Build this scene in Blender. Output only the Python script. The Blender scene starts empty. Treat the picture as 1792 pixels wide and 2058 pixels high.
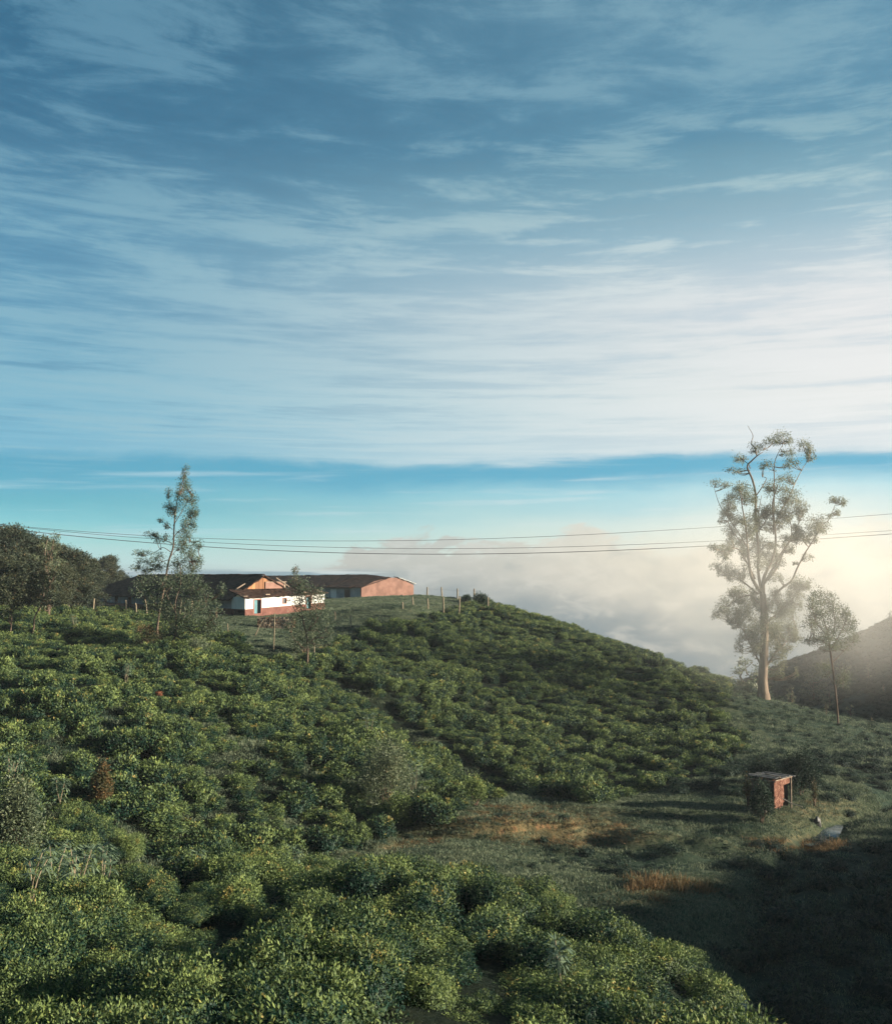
import bpy, math, random
import numpy as np
from mathutils import Vector, Euler

random.seed(7)
RNG = np.random.default_rng(7)
C = bpy.context.scene.collection
scn = bpy.context.scene

# ------------------------------------------------------------------ camera
F, CX, CY = 1921.0, 896.0, 1029.0          # focal length and centre, on a 1792 x 2058 frame
PITCH = math.atan(111 / F)
cam_d = bpy.data.cameras.new('camera')
cam_d.sensor_fit = 'HORIZONTAL'
cam_d.sensor_width = 36
cam_d.lens = 36 * F / 1792
cam_d.clip_start = 0.1
cam_d.clip_end = 3000
cam = bpy.data.objects.new('camera', cam_d)
cam.rotation_euler = (math.pi / 2 + PITCH, 0, 0)
C.objects.link(cam)
scn.camera = cam

# ------------------------------------------------------------------ sun, sky, exposure
SUN_EL, SUN_AZ = math.radians(14.0), math.radians(96.0)     # azimuth clockwise from +Y
sd = bpy.data.lights.new('sun', 'SUN')
sd.energy = 5.0
sd.angle = math.radians(0.6)
sd.color = (1.0, 0.87, 0.68)
sun = bpy.data.objects.new('sun', sd)
S = Vector((math.cos(SUN_EL) * math.sin(SUN_AZ), math.cos(SUN_EL) * math.cos(SUN_AZ), math.sin(SUN_EL)))
sun.rotation_euler = S.to_track_quat('Z', 'Y').to_euler()
sun.location = (60, -20, 40)
C.objects.link(sun)

scn.view_settings.view_transform = 'Standard'
scn.view_settings.look = 'None'
scn.view_settings.gamma = 1
scn.view_settings.exposure = 1.65
scn.view_settings.use_curve_mapping = False
scn.cycles.max_bounces = 6
scn.cycles.diffuse_bounces = 3
scn.cycles.transparent_max_bounces = 8
scn.cycles.volume_bounces = 1
scn.cycles.use_denoising = True
scn.cycles.use_adaptive_sampling = True
scn.cycles.adaptive_threshold = 0.015


def lin(r, g, b):
    f = lambda c: (c / 255 / 12.92) if c / 255 <= 0.04045 else ((c / 255 + 0.055) / 1.055) ** 2.4
    return (f(r), f(g), f(b), 1.0)


class NT:
    """small helper for node trees"""
    def __init__(s, tree):
        s.t = tree
        s.n = tree.nodes
        s.l = tree.links

    def set(s, inp, v):
        if hasattr(v, 'links'):
            s.l.new(v, inp)
        elif isinstance(v, (tuple, list)) and inp.type == 'VECTOR':
            inp.default_value = v[:3]
        else:
            inp.default_value = v

    def m(s, op, a, b=0.0, c=None, clamp=False):
        n = s.n.new('ShaderNodeMath')
        n.operation = op
        n.use_clamp = clamp
        s.set(n.inputs[0], a)
        s.set(n.inputs[1], b)
        if c is not None:
            s.set(n.inputs[2], c)
        return n.outputs[0]

    def vm(s, op, a, b=None):
        n = s.n.new('ShaderNodeVectorMath')
        n.operation = op
        s.set(n.inputs[0], a)
        if b is not None:
            s.set(n.inputs[1], b)
        return n.outputs[0]

    def comb(s, x, y, z):
        n = s.n.new('ShaderNodeCombineXYZ')
        for i, v in enumerate((x, y, z)):
            s.set(n.inputs[i], v)
        return n.outputs[0]

    def sep(s, v):
        n = s.n.new('ShaderNodeSeparateXYZ')
        s.set(n.inputs[0], v)
        return n.outputs

    def smooth(s, v, a, b, to0=0.0, to1=1.0):
        n = s.n.new('ShaderNodeMapRange')
        n.interpolation_type = 'SMOOTHSTEP'
        s.set(n.inputs[0], v)
        for i, x in enumerate((a, b, to0, to1)):
            s.set(n.inputs[i + 1], x)
        return n.outputs[0]

    def noise(s, vec, scale, detail=4, rough=0.55, dist=0.0, lac=2.0):
        n = s.n.new('ShaderNodeTexNoise')
        if vec is not None:
            s.set(n.inputs['Vector'], vec)
        s.set(n.inputs['Scale'], scale)
        s.set(n.inputs['Detail'], detail)
        s.set(n.inputs['Roughness'], rough)
        s.set(n.inputs['Distortion'], dist)
        s.set(n.inputs['Lacunarity'], lac)
        return n.outputs[0]

    def ramp(s, v, stops, interp='LINEAR'):
        n = s.n.new('ShaderNodeValToRGB')
        n.color_ramp.interpolation = interp
        e = n.color_ramp.elements
        while len(e) < len(stops):
            e.new(0.5)
        for i, (p, c) in enumerate(stops):
            e[i].position = p
            e[i].color = c if len(c) == 4 else (*c, 1)
        s.set(n.inputs[0], v)
        return n.outputs[0]

    def mix(s, f, a, b, mode='MIX'):
        n = s.n.new('ShaderNodeMix')
        n.data_type = 'RGBA'
        n.blend_type = mode
        s.set(n.inputs[0], f)
        for i, v in ((6, a), (7, b)):
            if not hasattr(v, 'links') and len(v) == 3:
                v = (*v, 1)
            s.set(n.inputs[i], v)
        return n.outputs[2]


# ---- world: Nishita sky under a painted-by-noise stratus layer, a blue gap and a far bank of cloud
w = bpy.data.worlds.new('World')
scn.world = w
w.use_nodes = True
w.node_tree.nodes.clear()
g = NT(w.node_tree)
out = g.n.new('ShaderNodeOutputWorld')
bg = g.n.new('ShaderNodeBackground')
bg.inputs[1].default_value = 0.1
g.l.new(bg.outputs[0], out.inputs[0])
tc = g.n.new('ShaderNodeTexCoord')
D = g.vm('NORMALIZE', tc.outputs['Generated'])
dx, dy, dz = g.sep(D)
el = g.m('MULTIPLY', g.m('ARCSINE', dz), 57.29578)
hl = g.m('SQRT', g.m('ADD', g.m('MULTIPLY', dx, dx), g.m('ADD', g.m('MULTIPLY', dy, dy), 1e-5)))
cosaz = lambda a: g.m('DIVIDE', g.m('ADD', g.m('MULTIPLY', dx, math.sin(math.radians(a))),
                                    g.m('MULTIPLY', dy, math.cos(math.radians(a)))), hl)
right = g.m('ADD', g.smooth(cosaz(62), 0.02, 0.86), 0.0)       # 0 at the left edge of the view, 1 at the right
EP = lambda e: (e + 10) / 60.0


az0 = g.m('DIVIDE', dx, hl)
ewn = g.noise(g.comb(g.m('MULTIPLY', az0, 2.5), g.m('MULTIPLY', el, 0.16), 2.0), 1.6, 6, 0.6, 0.4)
elw = g.m('ADD', el, g.m('MULTIPLY', g.m('SUBTRACT', ewn, 0.5), 2.6))


def grad(stops):
    v = g.m('DIVIDE', g.m('ADD', elw, 10), 60, clamp=True)
    return g.ramp(v, [(EP(e), lin(*c)) for e, c in stops])


left_g = grad([(-6, (120, 138, 146)), (-0.6, (130, 160, 175)), (0.2, (165, 205, 215)), (1.4, (140, 200, 213)), (2.6, (98, 184, 210)), (3.6, (44, 164, 196)), (5.0, (16, 154, 194)), (6.0, (30, 150, 192)),
               (6.7, (112, 172, 208)), (10, (132, 176, 206)), (14, (106, 154, 190)), (19, (100, 146, 182)), (24, (58, 112, 150)), (31, (38, 98, 136)), (45, (36, 85, 120))])
right_g = grad([(-6, (122, 137, 144)), (-1.5, (200, 200, 193)), (0.5, (236, 226, 210)), (2.5, (226, 230, 222)), (4.4, (170, 214, 224)), (5.5, (40, 160, 196)), (6.1, (64, 164, 196)),
                (6.5, (222, 226, 226)), (10, (238, 236, 230)), (15, (228, 229, 228)), (19, (168, 190, 206)), (24, (104, 146, 178)), (31, (118, 152, 182)), (45, (70, 110, 145))])
# domain warp of elevation so that edges of the layers are not ruler straight
base = g.mix(right, left_g, right_g)
# layered stratus: bands run round the sky and close up towards the horizon
V = g.m('DIVIDE', 1.7, g.m('ADD', g.m('MAXIMUM', dz, 0.0), 0.13))
hx, hy = g.m('DIVIDE', dx, hl), g.m('DIVIDE', dy, hl)
V = g.m('ADD', V, g.m('MULTIPLY', hx, -0.15))
P3 = lambda k, kv, off: g.comb(g.m('MULTIPLY', hx, k), g.m('MULTIPLY', hy, k), g.m('ADD', g.m('MULTIPLY', V, kv), off))
n1 = g.noise(P3(1.7, 0.9, 0.0), 2.6, 9, 0.62, 0.35)
n2 = g.noise(P3(2.2, 2.6, 7.0), 2.6, 9, 0.66, 0.35)
n3 = g.noise(P3(1.0, 0.45, 11.0), 1.6, 3, 0.5, 0.2)
nn = g.m('ADD', g.m('ADD', g.m('MULTIPLY', n1, 0.42), g.m('MULTIPLY', n2, 0.52)), g.m('MULTIPLY', n3, 0.14))
cl = g.smooth(nn, 0.40, 0.67)
inlay = g.smooth(g.m('ADD', elw, g.m('MULTIPLY', g.m('SUBTRACT', n2, 0.5), 4.0)), 5.6, 8.0)
bright = g.mix(right, lin(152, 182, 206), lin(243, 240, 236))
bright = g.mix(g.smooth(el, 16, 27), bright, g.mix(right, lin(116, 154, 186), lin(156, 178, 200)))
dark = g.mix(right, lin(58, 122, 165), lin(116, 160, 192))
dark = g.mix(g.smooth(el, 15, 27), g.mix(g.m('MULTIPLY', right, 0.8), dark, lin(205, 216, 222)), g.mix(right, lin(34, 90, 128), lin(80, 126, 160)))
hi = g.m('MULTIPLY', g.m('MULTIPLY', g.smooth(cl, 0.36, 0.97), 0.64), inlay)
lo = g.m('MULTIPLY', g.m('MULTIPLY', g.smooth(cl, 0.55, 0.0), 0.50), inlay)
sky = g.mix(hi, base, bright)
sky = g.mix(lo, sky, dark)
sky = g.mix(g.smooth(el, -1.0, 3.0), sky, g.mix(g.m('MULTIPLY', right, g.smooth(el, 24, 14)), g.mix(1.0, sky, (0.75, 0.98, 0.89), 'MULTIPLY'), sky))
# thin streaks across the blue gap
st = g.noise(g.comb(g.m('MULTIPLY', g.m('DIVIDE', dx, hl), 2.2), g.m('MULTIPLY', g.m('ADD', el, g.m('MULTIPLY', g.m('DIVIDE', dx, hl), -1.2)), 0.75), 4.0), 2.0, 5, 0.55, 0.2)
stm = g.m('MULTIPLY', g.smooth(st, 0.52, 0.72), g.m('MULTIPLY', g.smooth(el, 0.5, 2.0), g.smooth(el, 7.2, 6.2)))
sky = g.mix(g.m('MULTIPLY', stm, 0.55), sky, g.mix(right, lin(168, 205, 220), lin(222, 228, 228)))
# far sea of cloud just under the horizon on the left, and the bank of fog to the right
fv = g.comb(g.m('MULTIPLY', g.m('DIVIDE', dx, hl), 9.0), g.m('MULTIPLY', g.m('DIVIDE', dy, hl), 9.0), g.m('MULTIPLY', el, 0.36))
fn = g.noise(fv, 1.25, 7, 0.6, 0.35)
fn2 = g.noise(fv, 0.55, 4, 0.5, 0.0)
azr = g.m('DIVIDE', dx, hl)                      # sine of azimuth: -0.42 left edge, +0.42 right edge
top = g.m('ADD', g.smooth(azr, -0.30, -0.04, -3.2, 1.5), g.smooth(azr, 0.05, 0.40, 0.0, 1.0))
d_ = g.m('SUBTRACT', top, g.m('ADD', el, g.m('MULTIPLY', g.m('SUBTRACT', fn, 0.5), -9.0)))
soft = g.smooth(azr, 0.05, 0.35, 1.0, 2.6)
fogm = g.m('MULTIPLY', g.smooth(g.m('DIVIDE', d_, soft), -0.1, 0.6), 0.96)
fog_hi = g.mix(g.smooth(azr, -0.05, 0.34), lin(178, 182, 181), lin(240, 229, 210))
fog_lo = g.mix(g.smooth(azr, 0.0, 0.42), lin(88, 120, 140), lin(142, 150, 152))
fh = g.m('ADD', el, g.m('MULTIPLY', g.m('SUBTRACT', fn2, 0.5), 7.0))
fh = g.m('ADD', fh, g.m('MULTIPLY', g.m('SUBTRACT', fn, 0.5), 5.0))
fogc = g.mix(g.smooth(fh, -6.0, 1.4), fog_lo, fog_hi)
puf = g.noise(fv, 2.3, 6, 0.58, 0.5)
fogc = g.mix(g.m('MULTIPLY', g.smooth(puf, 0.50, 0.68), 0.38), fogc, g.mix(g.smooth(azr, -0.05, 0.3), lin(205, 208, 207), lin(244, 234, 216)))
fogc = g.mix(g.m('MULTIPLY', g.smooth(puf, 0.48, 0.32), 0.22), fogc, lin(104, 130, 146))
sky = g.mix(fogm, sky, fogc)
sea = g.noise(g.comb(g.m('MULTIPLY', azr, 5.0), g.m('MULTIPLY', el, 2.4), 1.0), 2.4, 5, 0.55, 0.3)
seac = g.mix(g.smooth(sea, 0.42, 0.62), lin(118, 152, 172), lin(192, 208, 214))
seam = g.m('MULTIPLY', g.smooth(el, 0.0, -0.35), g.smooth(azr, -0.02, -0.12))
sky = g.mix(seam, sky, seac)
nish = g.n.new('ShaderNodeTexSky')
nish.sky_type = 'NISHITA'
nish.sun_disc = False
nish.sun_elevation = SUN_EL
nish.sun_rotation = SUN_AZ
nish.altitude = 1800
SKY_GAIN = 0.312
painted = g.vm('SCALE', sky)
painted.node.inputs['Scale'].default_value = 10.0 * SKY_GAIN
fin = g.mix(0.93, nish.outputs[0], painted)
g.l.new(fin, bg.inputs[0])


# ------------------------------------------------------------------ picture <-> place
def P(px, py, Y):
    """the world point at depth Y (metres ahead) seen at px, py of the 1792 x 2058 frame"""
    x = (px - CX) / F
    y = (CY - py) / F
    wy = math.cos(PITCH) - y * math.sin(PITCH)
    wz = math.sin(PITCH) + y * math.cos(PITCH)
    s = Y / wy
    return np.array((x * s, Y, wz * s))


def project(X, Y, Z):
    c, s = math.cos(PITCH), math.sin(PITCH)
    d = Y * c + Z * s
    y = (-Y * s + Z * c) / d
    return CX + F * X / d, CY - F * y, d


# ------------------------------------------------------------------ numpy value noise
def _hash(ix, iy, seed):
    n = (ix.astype(np.int64) * 374761393 + iy.astype(np.int64) * 668265263 + seed * 1442695041) & 0x7fffffff
    n = ((n ^ (n >> 13)) * 1274126177) & 0x7fffffff
    return ((n ^ (n >> 16)) & 0xffff) / 65535.0


def vnoise(x, y, seed=0):
    ix, iy = np.floor(x), np.floor(y)
    fx, fy = x - ix, y - iy
    fx = fx * fx * (3 - 2 * fx)
    fy = fy * fy * (3 - 2 * fy)
    a, b = _hash(ix, iy, seed), _hash(ix + 1, iy, seed)
    c, d = _hash(ix, iy + 1, seed), _hash(ix + 1, iy + 1, seed)
    return (a * (1 - fx) + b * fx) * (1 - fy) + (c * (1 - fx) + d * fx) * fy - 0.5


def fbm(x, y, oct=4, seed=0, gain=0.5):
    x, y = np.asarray(x, float), np.asarray(y, float)
    r, a, f = 0, 1.0, 1.0
    for i in range(oct):
        r = r + a * vnoise(x * f, y * f, seed + i)
        a *= gain
        f *= 2.03
    return r


# ------------------------------------------------------------------ terrain from surveyed points
T = 0.75     # tea height: tea regions are surveyed on the bush tops
pts = []
def cp(px, py, d, drop=0.0):
    p = P(px, py, d)
    pts.append((p[0], p[1], p[2] - drop))
def wp(x, y, z):
    pts.append((x, y, z))
# near spur
for a in [(-150, 2058, 14), (0, 2058, 13.5), (450, 2058, 14), (900, 2058, 14.5), (1200, 2058, 16.5), (1400, 2058, 20),
          (-150, 1900, 20), (0, 1900, 20), (450, 1880, 21), (900, 1880, 22), (1200, 1930, 23), (1380, 1960, 24.5),
          (-100, 1765, 29), (0, 1765, 29), (250, 1748, 31), (500, 1712, 35), (750, 1737, 36), (1000, 1792, 34),
          (1250, 1850, 31), (1400, 1925, 27), (1480, 1990, 25)]:
    cp(*a, T)
# gully and ground behind the spur
for a in [(180, 1800, 37.5), (380, 1785, 40.5), (560, 1765, 42), (600, 1745, 43.5), (750, 1745, 43), (900, 1765, 42.5), (1100, 1805, 40), (1250, 1860, 38),
          (1400, 1905, 36), (1500, 1965, 32), (1560, 2058, 29), (1790, 2058, 31), (1790, 1900, 38), (1640, 1900, 37), (1900, 2000, 33)]:
    cp(*a)
# left hill
for a in [(0, 1690, 35), (-150, 1690, 35), (200, 1690, 42), (400, 1672, 46), (600, 1680, 48), (720, 1665, 51), (900, 1605, 58),
          (0, 1500, 50), (-150, 1500, 50), (200, 1480, 54), (400, 1450, 60), (600, 1450, 66), (800, 1480, 68),
          (0, 1350, 65), (300, 1345, 72), (550, 1345, 79), (-200, 1350, 65), (0, 1232, 95), (150, 1225, 105), (300, 1240, 108), (-300, 1232, 95)]:
    cp(*a, T)
cp(1000, 1598, 62)
cp(760, 1430, 76, 2.4); cp(880, 1520, 68, 2.2); cp(680, 1375, 84, 0.9)
# house plateau
for a in [(400, 1290, 95), (470, 1262, 108), (600, 1300, 92), (560, 1270, 112), (517, 1264, 117.5), (592, 1268, 117.5), (492, 1240, 126), (652, 1226, 136), (430, 1236, 132), (197, 1215, 154), (700, 1262, 112),
          (727, 1209, 180), (831, 1207, 190), (860, 1228, 128), (950, 1212, 160)]:
    cp(*a)
wp(-60, 200, -6.5); wp(-30, 225, -6.8); wp(-90, 150, -5.0); wp(-80, 120, -4.6); wp(-110, 200, -5); wp(-60, 250, -9); wp(5, 230, -12); wp(-120, 250, -8)
# right hill face
for a in [(700, 1310, 94), (900, 1290, 112), (900, 1250, 128), (900, 1400, 88), (800, 1350, 88), (1000, 1490, 76), (1100, 1400, 94), (1200, 1500, 80),
          (1300, 1350, 110), (1150, 1290, 125), (1400, 1450, 90), (985, 1215, 146), (1100, 1245, 140), (1250, 1290, 130), (1400, 1345, 118)]:
    cp(*a, T)
for a in [(1533, 1402, 107), (1655, 1452, 98), (1790, 1492, 95), (1300, 1580, 68), (1100, 1600, 63), (1500, 1500, 82), (1450, 1568, 68), (1600, 1530, 74),
          (1790, 1600, 68), (1700, 1500, 88)]:
    cp(*a)
# beyond the ridge the land falls into the cloud-filled valley
wp(14, 170, -13); wp(28, 160, -17); wp(42, 145, -21); wp(50, 132, -23); wp(30, 200, -27); wp(0, 250, -28); wp(-60, 290, -30); wp(60, 200, -34)
# meadow and stream
for a in [(1250, 1590, 66), (1500, 1622, 60), (1200, 1640, 58), (1300, 1700, 52), (1100, 1700, 50), (950, 1690, 49), (1790, 1705, 54),
          (1640, 1672, 58), (1600, 1625, 60.5), (1500, 1760, 47), (1600, 1760, 47)]:
    cp(*a)
# far right hill and the near right hill out of frame
for a in [(1570, 1345, 215), (1640, 1325, 210), (1700, 1292, 205), (1790, 1255, 195), (1900, 1215, 190), (1700, 1400, 150), (1790, 1400, 135)]:
    cp(*a)
wp(100, 130, -6); wp(110, 100, -5); wp(76, 100, -13); wp(140, 60, 0); wp(150, 150, 2); wp(165, 225, -2); wp(102, 225, -15); wp(118, 255, -19); wp(110, 262, -22); wp(60, 260, -40)
wp(38, 20, -11); wp(40, 38, -13.2); wp(38, 52, -14.5); wp(45, 72, -15.5); wp(55, 8, 0.3); wp(56, 18, 0.0); wp(58, 27, -0.8); wp(60, 35, -1.9); wp(64, 43, -3.1); wp(68, 49, -4.3); wp(73, 55, -5.6); wp(80, 66, -7.8)
wp(60, -10, 0); wp(90, 0, 4); wp(95, 30, 2); wp(100, 60, -3); wp(30, 0, -6); wp(25, 12, -11)
# where the camera stands
wp(0, 1, -2.4); wp(-15, 2, -2.2); wp(12, 3, -3.2); wp(0, -20, -1); wp(-40, -10, -1); wp(-40, 20, -3); wp(-60, 60, -4); wp(-110, 60, -2); wp(-120, 120, -3); wp(-110, -20, 2); wp(40, -25, -1)
wp(-20, 10, -4.7)
pts = np.array(pts)


def _U(r2):
    return np.where(r2 > 1e-9, r2 * np.log(np.maximum(r2, 1e-9)) * 0.5, 0)


_n = len(pts)
_s = 50.0
_xy = pts[:, :2] / _s
_K = _U(((_xy[:, None] - _xy[None]) ** 2).sum(-1)) + np.eye(_n) * 0.0006
_Pm = np.hstack([np.ones((_n, 1)), _xy])
_A = np.block([[_K, _Pm], [_Pm.T, np.zeros((3, 3))]])
_sol = np.linalg.solve(_A, np.concatenate([pts[:, 2], np.zeros(3)]))

# image-space outlines of where things grow, evaluated for points of the ground
def inpoly(px, py, poly):
    px, py = np.asarray(px, float), np.asarray(py, float)
    r = np.zeros(px.shape, bool)
    j = len(poly) - 1
    for i in range(len(poly)):
        xi, yi = poly[i]
        xj, yj = poly[j]
        if yi != yj:
            c = ((yi > py) != (yj > py)) & (px < (xj - xi) * (py - yi) / (yj - yi) + xi)
            r ^= c
        j = i
    return r


def height(X, Y):
    X, Y = np.asarray(X, float), np.asarray(Y, float)
    sh = X.shape
    q = np.stack([X.ravel(), Y.ravel()], 1) / _s
    z = np.empty(len(q))
    for i in range(0, len(q), 20000):
        b = q[i:i + 20000]
        z[i:i + 20000] = _U(((b[:, None] - _xy[None]) ** 2).sum(-1)) @ _sol[:_n] + _sol[_n] + b @ _sol[_n + 1:]
    z = z.reshape(sh)
    far = np.clip((Y - 260) / 80, 0, 1)
    z = np.maximum(z, -70)
    z = z * (1 - far) - 60 * far - np.clip(Y - 320, 0, 200) * 0.6
    z = z + 0.28 * fbm(X * 0.22, Y * 0.22, 3, 5) + 0.10 * fbm(X * 0.9, Y * 0.9, 3, 9)
    # the stream bed
    for (ax, ay), (bx, by) in zip(STREAM[:-1], STREAM[1:]):
        t = np.clip(((X - ax) * (bx - ax) + (Y - ay) * (by - ay)) / ((bx - ax) ** 2 + (by - ay) ** 2), 0, 1)
        d = np.hypot(X - ax - t * (bx - ax), Y - ay - t * (by - ay))
        z = z - 0.0
        if 'sb' not in locals():
            sb = d
        else:
            sb = np.minimum(sb, d)
    z = z - 0.75 * np.exp(-(sb / 1.1) ** 2)
    # terrace bank across the meadow
    bk = fbm(X * 0.16 + 3, Y * 0.35, 3, 21)
    mead = np.exp(-(((X - 6) / 12) ** 2 + ((Y - 52) / 7) ** 2))
    z = z + mead * 1.1 * np.clip(bk * 6, -0.5, 0.5)
    return z


def gpt(px, py, d):
    p = P(px, py, d)
    return (p[0], p[1])


STREAM = [gpt(1850, 1600, 70), gpt(1700, 1650, 61), gpt(1640, 1672, 57.5), gpt(1560, 1740, 49), gpt(1500, 1850, 39), gpt(1490, 1950, 33), gpt(1500, 2058, 28), (9, 20)]


def hz(x, y):
    return float(height(np.array([x]), np.array([y]))[0])


NEAR_CREST = ([-400, 0, 250, 500, 750, 1000, 1250, 1400, 1500], [1765, 1765, 1748, 1712, 1737, 1792, 1850, 1925, 2010])
LEFT_POLY = [(-400, 1225), (300, 1236), (420, 1262), (520, 1310), (600, 1340), (720, 1400), (830, 1480), (985, 1590), (930, 1632), (730, 1700), (600, 1712),
             (380, 1735), (200, 1760), (-400, 1780)]
RIGHT_POLY = [(620, 1352), (600, 1325), (680, 1300), (750, 1262), (860, 1240), (985, 1208), (1110, 1240), (1260, 1288), (1410, 1345), (1470, 1385), (1440, 1440), (1490, 1475), (1490, 1515),
              (1420, 1560), (1300, 1590), (1180, 1612), (1020, 1595), (870, 1480), (740, 1390)]
GULLY = [(620, 1350), (720, 1400), (830, 1480), (990, 1600)]
PATHS = [[(840, 1450), (905, 1540), (960, 1640)], [(640, 1330), (860, 1370), (1060, 1450)], [(230, 1660), (330, 1690), (480, 1700)], [(160, 1560), (420, 1600), (640, 1560)],
         [(90, 1300), (330, 1380), (520, 1400)], [(200, 1400), (330, 1480), (420, 1560), (470, 1650)], [(640, 1530), (690, 1600), (700, 1680)],
         [(1000, 1300), (1200, 1400), (1420, 1500)], [(0, 1650), (150, 1640), (260, 1700)]]


def seg_dist(px, py, line):
    r = np.full(np.shape(px), 1e9)
    for (ax, ay), (bx, by) in zip(line[:-1], line[1:]):
        t = np.clip(((px - ax) * (bx - ax) + (py - ay) * (by - ay)) / ((bx - ax) ** 2 + (by - ay) ** 2), 0, 1)
        r = np.minimum(r, np.hypot(px - ax - t * (bx - ax), (py - ay - t * (by - ay)) * 1.6))
    return r


def tea_mask(X, Y, Z, paths=True):
    px, py, d = project(X, Y, Z)
    front = (Y > 6) & (px > -420) & (px < 1560)
    near = front & (Y < 38) & (py > np.interp(px, *NEAR_CREST) - 4) & (px < 1500 - (2100 - py) * 0.05) & (Y < 60)
    near &= ~((px > 1330) & (X > 7.0 + (Y - 20) * 0.05) & (Y > 16))
    near |= (Y > 6) & (Y < 16) & (px > -420) & (px < 1300)
    left = inpoly(px, py - 4, LEFT_POLY) & (Y > 33) & (Y < 125)
    rt = inpoly(px, py, RIGHT_POLY) & (Y > 60) & (Y < 150)
    back = (Y > 110) & (Y < 165) & (px > 960) & (px < 1450) & (py > 1200) & ~rt & (py < 1420)
    m = near | left | rt | back
    for l in (PATHS if paths else []):
        m &= seg_dist(px, py, l) > 0.15 * F / np.maximum(d, 5)
    return m


# ------------------------------------------------------------------ mesh helpers
class MB:
    def __init__(s):
        s.v, s.f, s.a, s.nv = [], [], [], 0

    def add(s, v, f, a=0.5):
        v = np.asarray(v, float).reshape(-1, 3)
        s.v.append(v)
        f = np.asarray(f, int)
        s.f.append(f + s.nv)
        s.a.append(np.broadcast_to(np.asarray(a, float), (len(v),)).copy())
        s.nv += len(v)

    def hexa(s, p, a=0.5):
        """8 corners: 4 below in order, 4 above in the same order"""
        s.add(p, [[3, 2, 1, 0], [4, 5, 6, 7], [0, 1, 5, 4], [1, 2, 6, 5], [2, 3, 7, 6], [3, 0, 4, 7]], a)

    def box(s, o, u, v, w_, a=0.5):
        o, u, v, w_ = map(lambda q: np.asarray(q, float), (o, u, v, w_))
        s.hexa([o, o + u, o + u + v, o + v, o + w_, o + u + w_, o + u + v + w_, o + v + w_], a)

    def tube(s, p, r, k=6, a=0.5, cap=True):
        p = np.asarray(p, float)
        r = np.broadcast_to(np.asarray(r, float), (len(p),))
        t = np.gradient(p, axis=0)
        t /= np.linalg.norm(t, axis=1, keepdims=True) + 1e-9
        ref = np.array((0.13, 0.97, 0.2)) if abs(t[:, 2]).mean() > 0.5 else np.array((0.1, 0.1, 1.0))
        b = np.cross(t, ref)
        b /= np.linalg.norm(b, axis=1, keepdims=True) + 1e-9
        n = np.cross(b, t)
        th = np.arange(k) * 2 * np.pi / k
        v = p[:, None] + r[:, None, None] * (np.cos(th)[None, :, None] * b[:, None] + np.sin(th)[None, :, None] * n[:, None])
        i = np.arange(len(p) - 1)[:, None] * k
        j = np.arange(k)[None]
        jn = (j + 1) % k
        f = np.stack([i + j, i + jn, i + k + jn, i + k + j], -1).reshape(-1, 4)
        s.add(v.reshape(-1, 3), f, a)
        if cap:
            m = (len(p) - 1) * k
            if k == 4:
                s.add(v[-1], [[0, 1, 2, 3]], a)
                s.add(v[0], [[3, 2, 1, 0]], a)
            elif k == 6:
                s.add(v[-1], [[0, 1, 2, 3], [0, 3, 4, 5]], a)
                s.add(v[0], [[3, 2, 1, 0], [5, 4, 3, 0]], a)

    def leaves(s, c, t, n, L, W, a, fold=0.0):
        """lance shaped leaves: base c, direction t, blade normal n"""
        t = t / (np.linalg.norm(t, axis=1, keepdims=True) + 1e-9)
        b = np.cross(n, t)
        b /= np.linalg.norm(b, axis=1, keepdims=True) + 1e-9
        L = np.broadcast_to(L, (len(c),))[:, None]
        W = np.broadcast_to(W, (len(c),))[:, None]
        v = np.stack([c, c + t * L * 0.45 + b * W * 0.5, c + t * L, c + t * L * 0.45 - b * W * 0.5], 1)
        k = len(c)
        f = np.arange(k * 4).reshape(k, 4)
        s.add(v.reshape(-1, 3), f, np.repeat(np.broadcast_to(a, (k,)), 4))

    def mesh(s, name, mats, loc=(0, 0, 0), smooth=False):
        v = np.concatenate(s.v) - np.asarray(loc, float)
        me = bpy.data.meshes.new(name)
        lt, li = [], []
        for f in s.f:
            lt.append(np.full(len(f), f.shape[1]))
            li.append(f.ravel())
        lt, li = np.concatenate(lt), np.concatenate(li)
        me.vertices.add(len(v))
        me.vertices.foreach_set('co', v.ravel())
        me.loops.add(len(li))
        me.loops.foreach_set('vertex_index', li.astype(np.int32))
        me.polygons.add(len(lt))
        me.polygons.foreach_set('loop_start', np.concatenate([[0], np.cumsum(lt)[:-1]]).astype(np.int32))
        me.polygons.foreach_set('loop_total', lt.astype(np.int32))
        me.polygons.foreach_set('use_smooth', np.full(len(lt), bool(smooth)))
        at = me.attributes.new('tone', 'FLOAT', 'POINT')
        at.data.foreach_set('value', np.concatenate(s.a).astype(np.float32))
        me.update(calc_edges=True)
        me.validate()
        me.materials.append(mats)
        return me

    def build(s, name, mat, parent=None, smooth=False):
        loc = (0, 0, 0)
        p = parent
        while p is not None:
            loc = np.asarray(loc) + np.array(p.location)
            p = p.parent
        o = bpy.data.objects.new(name, s.mesh(name, mat, loc, smooth))
        C.objects.link(o)
        if parent is not None:
            o.parent = parent
        return o


def thing(name, label, cat, loc, group=None):
    o = bpy.data.objects.new(name, None)
    o.empty_display_size = 0.3
    C.objects.link(o)
    o.location = [float(q) for q in loc]
    o['label'] = label
    o['category'] = cat
    if group:
        o['group'] = group
    return o


def tag(o, label, cat, group=None, kind=None):
    o['label'] = label
    o['category'] = cat
    if group:
        o['group'] = group
    if kind:
        o['kind'] = kind
    return o


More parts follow.
